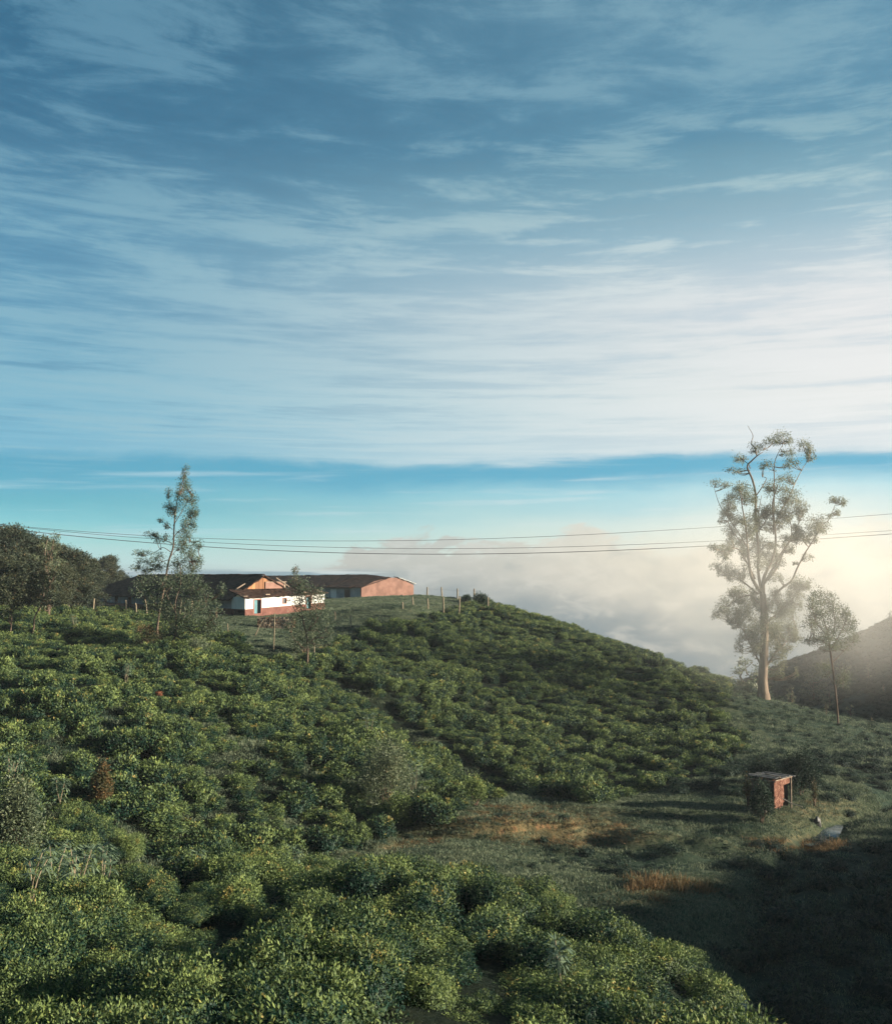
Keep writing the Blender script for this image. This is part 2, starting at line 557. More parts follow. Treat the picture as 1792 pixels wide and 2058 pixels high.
def inst(mesh, name, parent, loc=(0, 0, 0), rot=(0, 0, 0), sc=(1, 1, 1)):
    o = bpy.data.objects.new(name, mesh)
    C.objects.link(o)
    o.parent = parent
    o.location = loc
    o.rotation_euler = rot
    o.scale = sc
    return o


# ------------------------------------------------------------------ materials
def mat(name, fn, rough=0.8, spec=0.3, transl=0.0, bump=None):
    m = bpy.data.materials.new(name)
    m.use_nodes = True
    m.node_tree.nodes.clear()
    n = NT(m.node_tree)
    o = n.n.new('ShaderNodeOutputMaterial')
    b = n.n.new('ShaderNodeBsdfPrincipled')
    col = fn(n)
    n.set(b.inputs['Base Color'], col if hasattr(col, 'links') else (*col[:3], 1))
    b.inputs['Roughness'].default_value = rough
    b.inputs['Specular IOR Level'].default_value = spec
    if bump:
        bn = n.n.new('ShaderNodeBump')
        bn.inputs['Strength'].default_value = bump[1]
        bn.inputs['Distance'].default_value = bump[2] if len(bump) > 2 else 0.05
        n.set(bn.inputs['Height'], bump[0](n))
        n.l.new(bn.outputs[0], b.inputs['Normal'])
    sh = b.outputs[0]
    if transl:
        tr = n.n.new('ShaderNodeBsdfTranslucent')
        n.set(tr.inputs['Color'], col if hasattr(col, 'links') else (*col[:3], 1))
        mx = n.n.new('ShaderNodeMixShader')
        mx.inputs[0].default_value = transl
        n.l.new(sh, mx.inputs[1])
        n.l.new(tr.outputs[0], mx.inputs[2])
        sh = mx.outputs[0]
    n.l.new(sh, o.inputs[0])
    return m


def geo_pos(n):
    return n.n.new('ShaderNodeNewGeometry').outputs['Position']


def obj_rand(n):
    return n.n.new('ShaderNodeObjectInfo').outputs['Random']


def attr(n, name='tone'):
    a = n.n.new('ShaderNodeAttribute')
    a.attribute_name = name
    return a.outputs['Fac']


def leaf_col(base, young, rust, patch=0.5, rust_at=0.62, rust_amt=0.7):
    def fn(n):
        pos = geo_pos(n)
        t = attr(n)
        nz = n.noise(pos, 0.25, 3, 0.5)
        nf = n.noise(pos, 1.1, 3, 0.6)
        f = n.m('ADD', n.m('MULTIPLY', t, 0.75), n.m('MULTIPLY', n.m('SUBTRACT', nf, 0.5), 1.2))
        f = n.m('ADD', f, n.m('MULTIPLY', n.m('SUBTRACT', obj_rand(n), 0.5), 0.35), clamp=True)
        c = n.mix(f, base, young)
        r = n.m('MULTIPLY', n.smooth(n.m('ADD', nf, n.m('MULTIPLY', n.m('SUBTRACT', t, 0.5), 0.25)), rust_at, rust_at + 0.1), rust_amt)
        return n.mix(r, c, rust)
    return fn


M = {}
M['tea'] = mat('tea_leaf', leaf_col((0.006, 0.028, 0.018), (0.225, 0.290, 0.085), (0.29, 0.16, 0.045), rust_at=0.63, rust_amt=0.6), 0.6, 0.18, 0.16)  # dark teal base and bright young tips also carry shade and sunlight
M['scrub'] = mat('scrub_leaf', leaf_col((0.006, 0.022, 0.018), (0.055, 0.085, 0.048), (0.09, 0.05, 0.025), rust_at=0.68), 0.7, 0.2, 0.2)
M['gum'] = mat('gum_leaf', leaf_col((0.075, 0.098, 0.060), (0.27, 0.265, 0.16), (0.32, 0.22, 0.11), rust_at=0.7, rust_amt=0.4), 0.5, 0.3, 0.42)
M['oak'] = mat('silver_oak_leaf', leaf_col((0.040, 0.066, 0.040), (0.16, 0.185, 0.10), (0.22, 0.12, 0.04), rust_at=0.66, rust_amt=0.5), 0.55, 0.3, 0.25)
M['wood_leaf'] = mat('woodland_leaf', leaf_col((0.016, 0.030, 0.021), (0.080, 0.085, 0.042), (0.18, 0.09, 0.035), rust_at=0.62, rust_amt=0.55), 0.6, 0.25, 0.2)
M['rust_leaf'] = mat('rust_leaf', leaf_col((0.035, 0.045, 0.022), (0.11, 0.095, 0.042), (0.17, 0.085, 0.032), rust_at=0.48, rust_amt=0.6), 0.6, 0.25, 0.25)
M['pale_leaf'] = mat('pale_lance_leaf', leaf_col((0.045, 0.080, 0.052), (0.15, 0.20, 0.12), (0.30, 0.30, 0.12), rust_at=0.75), 0.4, 0.4, 0.2)
M['bark'] = mat('bark', lambda n: n.ramp(n.noise(n.vm('MULTIPLY', geo_pos(n), (3.0, 3.0, 0.5)), 1.2, 5, 0.6), [(0.3, (0.05, 0.037, 0.030)), (0.6, (0.13, 0.095, 0.072))]), 0.9, 0.1)
M['gum_bark'] = mat('gum_bark', lambda n: n.ramp(n.noise(n.vm('MULTIPLY', geo_pos(n), (2.2, 2.2, 0.28)), 1.0, 5, 0.65), [(0.3, (0.06, 0.045, 0.035)), (0.5, (0.16, 0.12, 0.09)), (0.7, (0.30, 0.24, 0.18))]), 0.85, 0.15,
                   bump=(lambda n: n.noise(n.vm('MULTIPLY', geo_pos(n), (4, 4, 0.5)), 1.5, 4, 0.6), 0.5, 0.08))
M['post'] = mat('weathered_post', lambda n: n.ramp(n.noise(n.vm('MULTIPLY', geo_pos(n), (6, 6, 1.5)), 2.0, 3), [(0.3, (0.13, 0.105, 0.07)), (0.7, (0.30, 0.25, 0.18))]), 0.9, 0.1)
M['branch'] = mat('bleached_branch', lambda n: n.ramp(n.noise(geo_pos(n), 8, 3), [(0.3, (0.30, 0.26, 0.20)), (0.7, (0.48, 0.42, 0.35))]), 0.85, 0.1)
M['wire'] = mat('wire', lambda n: (0.10, 0.10, 0.11), 0.6, 0.3)
M['rooftile'] = mat('roof_tile', lambda n: n.ramp(n.noise(geo_pos(n), 1.6, 6, 0.7), [(0.3, (0.010, 0.008, 0.007)), (0.5, (0.032, 0.018, 0.013)), (0.72, (0.080, 0.042, 0.028))]), 0.9, 0.12,
                    bump=(lambda n: n.noise(geo_pos(n), 5, 4, 0.7), 0.9, 0.15))
M['white'] = mat('whitewash', lambda n: n.mix(n.smooth(n.noise(n.vm('MULTIPLY', geo_pos(n), (1.0, 1.0, 0.35)), 1.6, 6, 0.65), 0.5, 0.8), (0.60, 0.60, 0.57), (0.34, 0.32, 0.28)), 0.9, 0.1)
M['plinth'] = mat('red_limewash', lambda n: n.ramp(n.noise(geo_pos(n), 1.3, 6, 0.65), [(0.3, (0.10, 0.045, 0.038)), (0.7, (0.18, 0.085, 0.068))]), 0.9, 0.1)
M['redwall'] = mat('red_earth_plaster', lambda n: n.mix(n.smooth(n.noise(geo_pos(n), 0.42, 5, 0.6), 0.46, 0.62), n.ramp(n.noise(geo_pos(n), 1.5, 5, 0.6), [(0.3, (0.145, 0.082, 0.066)), (0.7, (0.215, 0.125, 0.10))]), (0.13, 0.075, 0.06)), 0.95, 0.05)
M['greywall'] = mat('dim_plaster', lambda n: n.ramp(n.noise(geo_pos(n), 0.9, 5, 0.6), [(0.3, (0.17, 0.20, 0.21)), (0.7, (0.30, 0.33, 0.34))]), 0.95, 0.05)
M['plank'] = mat('gable_plank', lambda n: n.mix(attr(n), (0.11, 0.055, 0.035), (0.40, 0.20, 0.10)), 0.85, 0.1,
                 bump=(lambda n: n.noise(n.vm('MULTIPLY', geo_pos(n), (6, 6, 1)), 3, 3), 0.3, 0.02))
M['timber'] = mat('pale_timber', lambda n: n.ramp(n.noise(geo_pos(n), 3, 4), [(0.3, (0.16, 0.12, 0.09)), (0.7, (0.34, 0.27, 0.21))]), 0.9, 0.1)
M['mauve'] = mat('faded_sheet', lambda n: n.ramp(n.noise(geo_pos(n), 1.2, 4), [(0.3, (0.17, 0.095, 0.075)), (0.7, (0.25, 0.145, 0.115))]), 0.8, 0.1)
M['teal'] = mat('turquoise_paint', lambda n: n.ramp(n.noise(n.vm('MULTIPLY', geo_pos(n), (5, 5, 1)), 2, 4), [(0.3, (0.03, 0.11, 0.14)), (0.7, (0.08, 0.22, 0.25))]), 0.6, 0.25)
M['redframe'] = mat('red_frame', lambda n: (0.28, 0.11, 0.08), 0.7, 0.2)
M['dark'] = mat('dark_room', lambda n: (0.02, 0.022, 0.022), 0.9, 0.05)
M['glass'] = mat('dusty_pane', lambda n: (0.03, 0.04, 0.045), 0.25, 0.5)
M['stone'] = mat('rubble_stone', lambda n: n.mix(obj_rand(n), n.ramp(n.noise(geo_pos(n), 3, 4), [(0.3, (0.11, 0.065, 0.04)), (0.7, (0.23, 0.15, 0.10))]), (0.30, 0.25, 0.19)), 0.95, 0.05)
M['hutwall'] = mat('hut_wattle', lambda n: n.ramp(n.noise(n.vm('MULTIPLY', geo_pos(n), (3.0, 3.0, 1.4)), 3.4, 5, 0.7), [(0.35, (0.06, 0.028, 0.022)), (0.5, (0.16, 0.075, 0.055)), (0.66, (0.32, 0.19, 0.14))]), 0.95, 0.05,
                   bump=(lambda n: n.noise(n.vm('MULTIPLY', geo_pos(n), (2.5, 2.5, 1.2)), 5, 4, 0.7), 1.0, 0.12))
M['hutroof'] = mat('hut_roof_sheet', lambda n: n.ramp(n.noise(geo_pos(n), 2.6, 5, 0.65), [(0.3, (0.03, 0.035, 0.04)), (0.55, (0.06, 0.06, 0.06)), (0.72, (0.13, 0.115, 0.10))]), 0.6, 0.3)
M['earth'] = mat('red_earth', lambda n: n.ramp(n.noise(geo_pos(n), 2.0, 5, 0.65), [(0.3, (0.035, 0.018, 0.012)), (0.7, (0.12, 0.050, 0.028))]), 0.95, 0.05,
                 bump=(lambda n: n.noise(geo_pos(n), 4, 4, 0.7), 0.6, 0.1))
M['water'] = mat('stream_water', lambda n: (0.05, 0.07, 0.075), 0.06, 0.9,
                 bump=(lambda n: n.noise(geo_pos(n), 4, 2), 0.12, 0.03))


def ground_col(n):
    pos = geo_pos(n)
    a = n.noise(pos, 0.35, 5, 0.6)
    b = n.noise(pos, 2.2, 5, 0.65)
    c = n.ramp(n.m('ADD', n.m('MULTIPLY', a, 0.5), n.m('MULTIPLY', b, 0.5)), [(0.36, (0.018, 0.034, 0.020)), (0.5, (0.050, 0.066, 0.038)), (0.62, (0.10, 0.105, 0.060))])
    rust = n.ramp(b, [(0.35, (0.05, 0.05, 0.028)), (0.55, (0.12, 0.095, 0.048)), (0.7, (0.24, 0.13, 0.065))])
    c = n.mix(attr(n, 'rust'), c, rust)
    tea = n.ramp(b, [(0.4, (0.006, 0.012, 0.008)), (0.65, (0.013, 0.018, 0.010))])  # tea soil near black, carrying the shade between bushes and in gullies
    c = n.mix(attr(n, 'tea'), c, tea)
    scr = n.ramp(b, [(0.35, (0.010, 0.024, 0.018)), (0.65, (0.03, 0.050, 0.034))])
    return n.mix(attr(n, 'scrub'), c, scr)


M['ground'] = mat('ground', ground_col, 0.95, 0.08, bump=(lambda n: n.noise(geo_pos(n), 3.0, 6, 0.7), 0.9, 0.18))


def grass_fn(n):
    pos = geo_pos(n)
    a = n.noise(n.vm('MULTIPLY', pos, (0.5, 1.3, 1)), 0.42, 5, 0.65)
    c = n.mix(n.smooth(n.m('ADD', n.m('MULTIPLY', a, 0.75), n.m('MULTIPLY', attr(n), 0.25)), 0.38, 0.62), (0.018, 0.044, 0.030), (0.155, 0.185, 0.115))
    return c


M['grass'] = mat('grass', grass_fn, 0.7, 0.2, 0.25)
M['redgrass'] = mat('rust_grass', lambda n: n.mix(n.m('ADD', n.m('MULTIPLY', attr(n), 0.5), n.m('MULTIPLY', obj_rand(n), 0.5)), (0.07, 0.06, 0.03), (0.21, 0.125, 0.06)), 0.75, 0.15, 0.25)

# ------------------------------------------------------------------ ground sheet
xs = np.concatenate([np.linspace(-300, -95, 36)[:-1], np.linspace(-95, -30, 90)[:-1], np.linspace(-30, 48, 175)[:-1], np.linspace(48, 110, 60)[:-1], np.linspace(110, 380, 36)])
ys = np.concatenate([np.linspace(-60, 4, 22)[:-1], np.linspace(4, 75, 170)[:-1], np.linspace(75, 160, 120)[:-1], np.linspace(160, 260, 50)[:-1], np.linspace(260, 420, 20)])
GX, GY = np.meshgrid(xs, ys)
GZ = height(GX, GY)
gpx, gpy, gd = project(GX, GY, GZ)
nx, ny = len(xs), len(ys)
mb = MB()
i = np.arange(ny - 1)[:, None] * nx
j = np.arange(nx - 1)[None]
ff = np.stack([i + j, i + j + 1, i + nx + j + 1, i + nx + j], -1).reshape(-1, 4)
mb.add(np.stack([GX, GY, GZ], -1).reshape(-1, 3), ff)
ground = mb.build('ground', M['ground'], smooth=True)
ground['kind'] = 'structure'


def blob(px, py, cx, cy, rx, ry):
    return np.exp(-(((px - cx) / rx) ** 2 + ((py - cy) / ry) ** 2))


def rust_mask(px, py, d):
    r = blob(px, py, 1000, 1650, 230, 38) + blob(px, py, 1180, 1680, 130, 25) + 0.9 * blob(px, py, 1600, 1700, 110, 18) + 0.9 * blob(px, py, 1340, 1790, 110, 30) \
        + 0.7 * blob(px, py, 780, 1700, 110, 16) + 0.6 * blob(px, py, 1640, 1620, 70, 30) + 0.5 * blob(px, py, 970, 1398, 30, 8)
    return np.where((d > 30), r, 0)


def scrub_mask(px, py, X, Y):
    s = (1 / (1 + np.exp(-(px - 1500 + (py - 1800) * 0.3) / 40))) * (py > 1690) * (Y > 14)
    s = np.maximum(s, 0.9 * blob(px, py, 1330, 1735, 260, 38))
    s = np.maximum(s, ((px > 1560) & (Y > 115)) * 1.0)
    s = np.maximum(s, (X > 30) * 0.9)
    return np.clip(s, 0, 1)


tea_dark = (tea_mask(GX, GY, GZ, False) | ((seg_dist(gpx, gpy, GULLY) < 26) & (GY > 55) & (GY < 100)) | ((GY > 36) & (GY < 45) & (gpx > -300) & (gpx < 640) & (gpy > 1600))).astype(float)  # gully strips join the tea area so their deep shade is coloured in
tea_dark = (tea_dark + np.roll(tea_dark, 1, 0) + np.roll(tea_dark, -1, 0) + np.roll(tea_dark, 1, 1) + np.roll(tea_dark, -1, 1)) / 5
for nm, arr in (('tea', tea_dark), ('rust', np.clip(rust_mask(gpx, gpy, gd), 0, 1) * (1 - tea_dark)), ('scrub', scrub_mask(gpx, gpy, GX, GY))):
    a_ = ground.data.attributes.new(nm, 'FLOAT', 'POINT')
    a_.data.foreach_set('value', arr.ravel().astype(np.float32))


# ------------------------------------------------------------------ bush prototypes
def rand_dirs(n, rng, zmin=-1.0):
    z = rng.uniform(zmin, 1, n)
    a = rng.uniform(0, 2 * np.pi, n)
    r = np.sqrt(1 - z * z)
    return np.stack([r * np.cos(a), r * np.sin(a), z], 1)


def bush_mesh(name, material, seed, nleaf=1300, ncell=90, R=0.80, H=0.85, L=0.060, W=0.027, flat=0.7, lump=0.28):
    rng = np.random.default_rng(seed)
    b = MB()
    # lumpy radius from a few random lobes
    lob = rand_dirs(16, rng, -0.1)
    lob2 = rand_dirs(ncell, rng, -0.2)
    ltone = rng.normal(0, 0.22, ncell)
    lrad = rng.uniform(-1, 1, ncell)
    which = [None]
    def rad(d):
        q = np.max(d @ lob.T, 1)
        dt = d @ lob2.T
        q2 = np.max(dt, 1)
        which[0] = np.argmax(dt, 1)
        se = (np.hypot(d[:, 0], d[:, 1]) ** 3 + np.abs(d[:, 2]) ** 3) ** (-1 / 3)
        return se * (1 - lump) + se * lump * (0.45 * np.clip((q - 0.72) * 3.6, 0, 1) + 0.40 * np.clip((q2 - 0.955) * 25, 0, 1) + 0.15 * lrad[which[0]])
    # inner mass of twigs and leaves
    nu, nvv = 12, 6
    th = np.arange(nu) * 2 * np.pi / nu
    ph = np.linspace(-0.25, np.pi / 2 - 0.01, nvv)
    TH, PH = np.meshgrid(th, ph)
    d = np.stack([np.cos(TH) * np.cos(PH), np.sin(TH) * np.cos(PH), np.sin(PH)], -1).reshape(-1, 3)
    r = rad(d) * 0.72 * rng.uniform(0.9, 1.05, len(d))
    v = d * r[:, None] * np.array((R, R, H)) + np.array((0, 0, 0.0))
    i = np.arange(nvv - 1)[:, None] * nu
    j = np.arange(nu)[None]
    f = np.stack([i + j, i + (j + 1) % nu, i + nu + (j + 1) % nu, i + nu + j], -1).reshape(-1, 4)
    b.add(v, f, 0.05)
    # leaves
    d = rand_dirs(nleaf, rng, -0.15)
    d[:, 2] = np.where(d[:, 2] > 0, d[:, 2] ** flat, d[:, 2])
    d /= np.linalg.norm(d, axis=1, keepdims=True)
    r = rad(d) * rng.uniform(0.76, 1.08, nleaf)
    # sprigs: group in small whorls
    c = d * r[:, None] * np.array((R, R, H))
    n = d / np.array((R, R, H))
    n /= np.linalg.norm(n, axis=1, keepdims=True)
    t = n * 0.4 + rng.normal(0, 0.6, (nleaf, 3)) + np.array((0, 0, 0.12))
    nn_ = n + np.array((0, 0, 0.35)) + rng.normal(0, 0.42, (nleaf, 3))
    tone = np.clip(0.02 + 0.75 * np.clip(c[:, 2] / H - 0.25, 0, 1) + ltone[which[0]] + rng.normal(0, 0.2, nleaf), 0, 1)  # paler upwards: young growth, exaggerated to carry sunlit tops and shaded sides
    b.leaves(c, t, nn_, L * rng.uniform(0.7, 1.3, nleaf), W * rng.uniform(0.8, 1.3, nleaf), tone)
    return b.mesh(name, material)


NV = 8
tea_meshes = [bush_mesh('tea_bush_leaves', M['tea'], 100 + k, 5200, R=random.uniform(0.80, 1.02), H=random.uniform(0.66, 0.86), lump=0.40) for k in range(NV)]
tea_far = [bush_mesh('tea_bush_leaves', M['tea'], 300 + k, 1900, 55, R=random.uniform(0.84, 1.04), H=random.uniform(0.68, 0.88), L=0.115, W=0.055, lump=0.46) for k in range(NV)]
scrub_meshes = [bush_mesh('scrub_leaves', M['scrub'], 200 + k, 700, R=0.8, H=random.uniform(0.7, 1.0), L=0.15, W=0.05, lump=0.5) for k in range(4)]


def scatter(x0, x1, y0, y1, sp, jit=0.42, rng=RNG):
    gx = np.arange(x0, x1, sp)
    gy = np.arange(y0, y1, sp * 0.87)
    X, Y = np.meshgrid(gx, gy)
    X = X + (np.arange(len(gy)) % 2)[:, None] * sp * 0.5
    X = (X + rng.uniform(-jit, jit, X.shape) * sp).ravel()
    Y = (Y + rng.uniform(-jit, jit, Y.shape) * sp).ravel()
    return X, Y


BX, BY = scatter(-75, 60, 12.6, 165, 1.16)
pre = (np.abs(BX) < BY * 0.55 + 8)
BX, BY = BX[pre], BY[pre]
BZ = height(BX, BY)
ok = tea_mask(BX, BY, BZ)
_ra = (BX * 0.8 + BY * 0.6) * 0.16, (BY * 0.8 - BX * 0.6) * 0.34       # narrow picking paths left between the bushes
ok &= np.abs(fbm(_ra[0], _ra[1], 2, 61)) > 0.013
ok &= RNG.uniform(0, 1, len(BX)) > 0.03
_ch = fbm((BX + 0.5 * BY) * 0.30, (BY - 0.5 * BX) * 0.40, 2, 141)
ok &= (np.abs(_ch) > np.where(BY < 60, 0.042, 0.020))
BX, BY, BZ = BX[ok], BY[ok], BZ[ok]
bp, bq, bd = project(BX, BY, BZ)
vis = (bp > -260) & (bp < 1700)
BX, BY, BZ, bp, bq, bd = [q[vis] for q in (BX, BY, BZ, bp, bq, bd)]
nb = len(BX)
BS = (1.0 + 0.7 * fbm(BX * 0.35, BY * 0.35, 2, 33) + RNG.normal(0, 0.15, nb)).clip(0.7, 1.5)
BH = (0.92 + 1.3 * fbm(BX * 0.30 + 9, BY * 0.42, 3, 44) + RNG.normal(0, 0.13, nb)).clip(0.45, 1.7)
_mf = fbm((BX * 0.85 + BY * 0.5) * 0.42, (BY * 0.85 - BX * 0.5) * 0.62, 2, 91)          # mounds and hollows of the clipped cover
BH = (BH * (1 + 1.1 * _mf)).clip(0.4, 1.9)
BS = BS * (1 + 0.45 * _mf).clip(0.75, 1.35)
BZ = BZ + np.where(BY < 62, 0.95, 0.6) * _mf
_hole = _mf < np.where(BY < 44, -0.40, -0.46)
BS = BS.clip(0.72, 1.22)
BH = BH.clip(0.6, 1.22)
BS = np.where(_hole, BS * 0.55, BS)
BR = RNG.uniform(0, 2 * np.pi, nb)
BK = RNG.integers(0, NV, nb)
inview = (bp > -40) & (bp < 1832) & (bq < 2058 + 60)
order = np.argsort(bd + np.where(inview, 0, 1e4))
ind, rest = order[:296], order[296:]
LAB = 'rounded dark green tea bush in the clipped tea cover of the near slope'
for k in ind:
    o = bpy.data.objects.new('tea_bush', tea_meshes[BK[k]])
    C.objects.link(o)
    o.location = (BX[k], BY[k], BZ[k] - 0.05)
    o.rotation_euler = (0, 0, BR[k])
    o.scale = (BS[k], BS[k] * 0.95, BS[k] * BH[k])
    tag(o, LAB, 'tea bush', 'tea bushes covering the near slope')
print('tea bushes', nb)


def scatter_object(name, material, px_, meshes, kinds, label, cat):
    """one object: points that carry copies of the given meshes through geometry nodes"""
    X, Y, Z, R_, SX, SZ, K_ = px_
    me = bpy.data.meshes.new(name)
    n = len(X)
    me.vertices.add(n)
    me.vertices.foreach_set('co', np.stack([X, Y, Z], 1).ravel())
    for nm, ty, dat in (('rot', 'FLOAT', R_), ('sxy', 'FLOAT', SX), ('sz', 'FLOAT', SZ), ('kind_id', 'INT', K_)):
        a = me.attributes.new(nm, ty, 'POINT')
        a.data.foreach_set('value', np.asarray(dat).astype(np.float32 if ty == 'FLOAT' else np.int32))
    me.materials.append(material)
    o = bpy.data.objects.new(name, me)
    C.objects.link(o)
    tr = bpy.data.node_groups.new(name + '_nodes', 'GeometryNodeTree')
    tr.interface.new_socket('Geometry', in_out='INPUT', socket_type='NodeSocketGeometry')
    tr.interface.new_socket('Geometry', in_out='OUTPUT', socket_type='NodeSocketGeometry')
    gi, go = tr.nodes.new('NodeGroupInput'), tr.nodes.new('NodeGroupOutput')
    jn = tr.nodes.new('GeometryNodeJoinGeometry')

    def named(nm, ty):
        q = tr.nodes.new('GeometryNodeInputNamedAttribute')
        q.data_type = ty
        q.inputs[0].default_value = nm
        return q.outputs[0]
    kid = named('kind_id', 'INT')
    cr = tr.nodes.new('ShaderNodeCombineXYZ')
    tr.links.new(named('rot', 'FLOAT'), cr.inputs[2])
    cs = tr.nodes.new('ShaderNodeCombineXYZ')
    sxy = named('sxy', 'FLOAT')
    tr.links.new(sxy, cs.inputs[0]); tr.links.new(sxy, cs.inputs[1]); tr.links.new(named('sz', 'FLOAT'), cs.inputs[2])
    for k, mm in enumerate(meshes):
        src = bpy.data.objects.new(name + '_source', mm)
        oi = tr.nodes.new('GeometryNodeObjectInfo')
        oi.inputs['Object'].default_value = src
        cmp = tr.nodes.new('FunctionNodeCompare')
        cmp.data_type = 'INT'
        cmp.operation = 'EQUAL'
        tr.links.new(kid, cmp.inputs[2])
        cmp.inputs[3].default_value = k
        ip = tr.nodes.new('GeometryNodeInstanceOnPoints')
        m2p = tr.nodes.new('GeometryNodeMeshToPoints')
        tr.links.new(gi.outputs[0], m2p.inputs[0])
        tr.links.new(m2p.outputs[0], ip.inputs['Points'])
        tr.links.new(cmp.outputs[0], ip.inputs['Selection'])
        tr.links.new(oi.outputs['Geometry'], ip.inputs['Instance'])
        tr.links.new(cr.outputs[0], ip.inputs['Rotation'])
        tr.links.new(cs.outputs[0], ip.inputs['Scale'])
        tr.links.new(ip.outputs[0], jn.inputs[0])
    tr.links.new(jn.outputs[0], go.inputs[0])
    md = o.modifiers.new('scatter', 'NODES')
    md.node_group = tr
    tag(o, label, cat, kind='stuff')
    return o


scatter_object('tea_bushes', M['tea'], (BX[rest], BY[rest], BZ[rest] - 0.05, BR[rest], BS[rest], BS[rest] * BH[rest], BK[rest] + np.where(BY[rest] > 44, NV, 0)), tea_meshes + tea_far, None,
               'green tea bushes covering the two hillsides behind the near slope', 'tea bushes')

# ------------------------------------------------------------------ buildings
def frame_fn(A, u, v):
    A, u, v = np.array(A, float), np.array(u, float), np.array(v, float)
    return lambda a, b, z: np.array((A[0] + a * u[0] + b * v[0], A[1] + a * u[1] + b * v[1], z))


def slab(mb_, quad, th, a=0.5, n=(1, 1), jag=0.0, rng=None):
    """a roof slab: quad p00,p10,p11,p01 subdivided n, thickness th downwards, ragged by jag"""
    q = [np.asarray(p, float) for p in quad]
    nu_, nv_ = n
    U, V = np.meshgrid(np.linspace(0, 1, nu_ + 1), np.linspace(0, 1, nv_ + 1))
    U, V = U[..., None], V[..., None]
    pt = q[0] * (1 - U) * (1 - V) + q[1] * U * (1 - V) + q[2] * U * V + q[3] * (1 - U) * V
    if jag:
        pt = pt + rng.normal(0, jag, pt.shape) * np.array((0.6, 0.6, 1.0))
    k = nu_ + 1
    top = pt.reshape(-1, 3)
    bot = top - np.array((0, 0, th))
    i = np.arange(nv_)[:, None] * k
    j = np.arange(nu_)[None]
    f = np.stack([i + j, i + j + 1, i + k + j + 1, i + k + j], -1).reshape(-1, 4)
    N = len(top)
    fs = [f, f[:, ::-1] + N]
    ed = []
    for a_, b_ in [(jj, jj + 1) for jj in range(nu_)] + [(nv_ * k + jj + 1, nv_ * k + jj) for jj in range(nu_)] \
            + [((ii + 1) * k, ii * k) for ii in range(nv_)] + [(ii * k + nu_, (ii + 1) * k + nu_) for ii in range(nv_)]:
        ed.append([b_, a_, a_ + N, b_ + N])
    fs.append(np.array(ed))
    mb_.add(np.concatenate([top, bot]), np.concatenate(fs), a)


rngb = np.random.default_rng(5)
A = P(492, 1239.3, 126)
Bp = P(652, 1223, 136)
ul = np.array((Bp[0] - A[0], Bp[1] - A[1]))
Lf = float(np.linalg.norm(ul))
u_ = ul / Lf
v_ = np.array((-u_[1], u_[0]))
W1 = frame_fn((A[0], A[1]), u_, v_)
zb0, zb1 = A[2], Bp[2]                     # wall foot at the two ends
zt0, zt1 = P(492, 1200.5, 126)[2], P(652, 1190.7, 136)[2]
zmid = lambda a, t: (zb0 + (zb1 - zb0) * a / Lf) * (1 - t) + (zt0 + (zt1 - zt0) * a / Lf) * t


def wall_strip(mb_, a0, a1, t0, t1, b0=0.0, b1=0.25, down=0.0):
    p = []
    for t, dn in ((t0, down), (t1, 0)):
        for a_, b_ in ((a0, b0), (a1, b0), (a1, b1), (a0, b1)):
            p.append(W1(a_, b_, zmid(a_, t) - dn))
    mb_.hexa(p)


# white house ------------------------------------------------
house = thing('white_house', 'whitewashed low house with dark red base and turquoise door, on a stone terrace', 'house', W1(Lf / 2, 2, zb0))
DOORS = [(1.35, 2.65), (10.15, 11.2)]
WIN = (6.15, 6.85)
TP = 0.37       # plinth fraction
fb = MB()      # white wall, pieces around openings
cuts = [0, DOORS[0][0], DOORS[0][1], WIN[0], WIN[1], DOORS[1][0], DOORS[1][1], Lf]
TD, TW0, TW1 = 0.87, 0.50, 0.84
for q in range(0, 7, 2):
    wall_strip(fb, cuts[q], cuts[q + 1], TP, 1.0)
for (a0, a1) in DOORS:
    wall_strip(fb, a0, a1, TD, 1.0)
wall_strip(fb, WIN[0], WIN[1], TP, TW0)
wall_strip(fb, WIN[0], WIN[1], TW1, 1.0)
fb.box(W1(Lf - 0.25, 0.25, zmid(Lf, TP)), W1(Lf, 0.25, 0) - W1(Lf - 0.25, 0.25, 0), W1(0, 4.2, 0) - W1(0, 0.25, 0), (0, 0, zt1 - zmid(Lf, TP)))
fb.build('wall', M['white'], house)
pb = MB()
for q in (0, 2, 6):
    pass
for a0, a1 in ((0, DOORS[0][0]), (DOORS[0][1], DOORS[1][0]), (DOORS[1][1], Lf)):
    wall_strip(pb, a0, a1, 0, TP, -0.03, 0.26, 0.8)
for (a0, a1) in DOORS:
    wall_strip(pb, a0, a1, 0, 0.10, -0.03, 0.26, 0.8)
pb.box(W1(Lf - 0.25, 0.265, zb0 - 0.8), W1(Lf + 0.02, 0.265, 0) - W1(Lf - 0.25, 0.265, 0), W1(0, 4.2, 0) - W1(0, 0.265, 0), (0, 0, zmid(Lf, TP) - zb0 + 0.8))
pb.build('plinth', M['plinth'], house)
sb_ = MB()     # shaded side, facing left, part whitewash part base
sb_.box(W1(0.0, 0.27, zmid(0, TP) ), W1(0.25, 0, 0) - W1(0, 0, 0), W1(0, 3.0, 0) - W1(0, 0.27, 0), (0, 0, zt0 - zmid(0, TP)))
sb_.build('side_wall', M['white'], house)
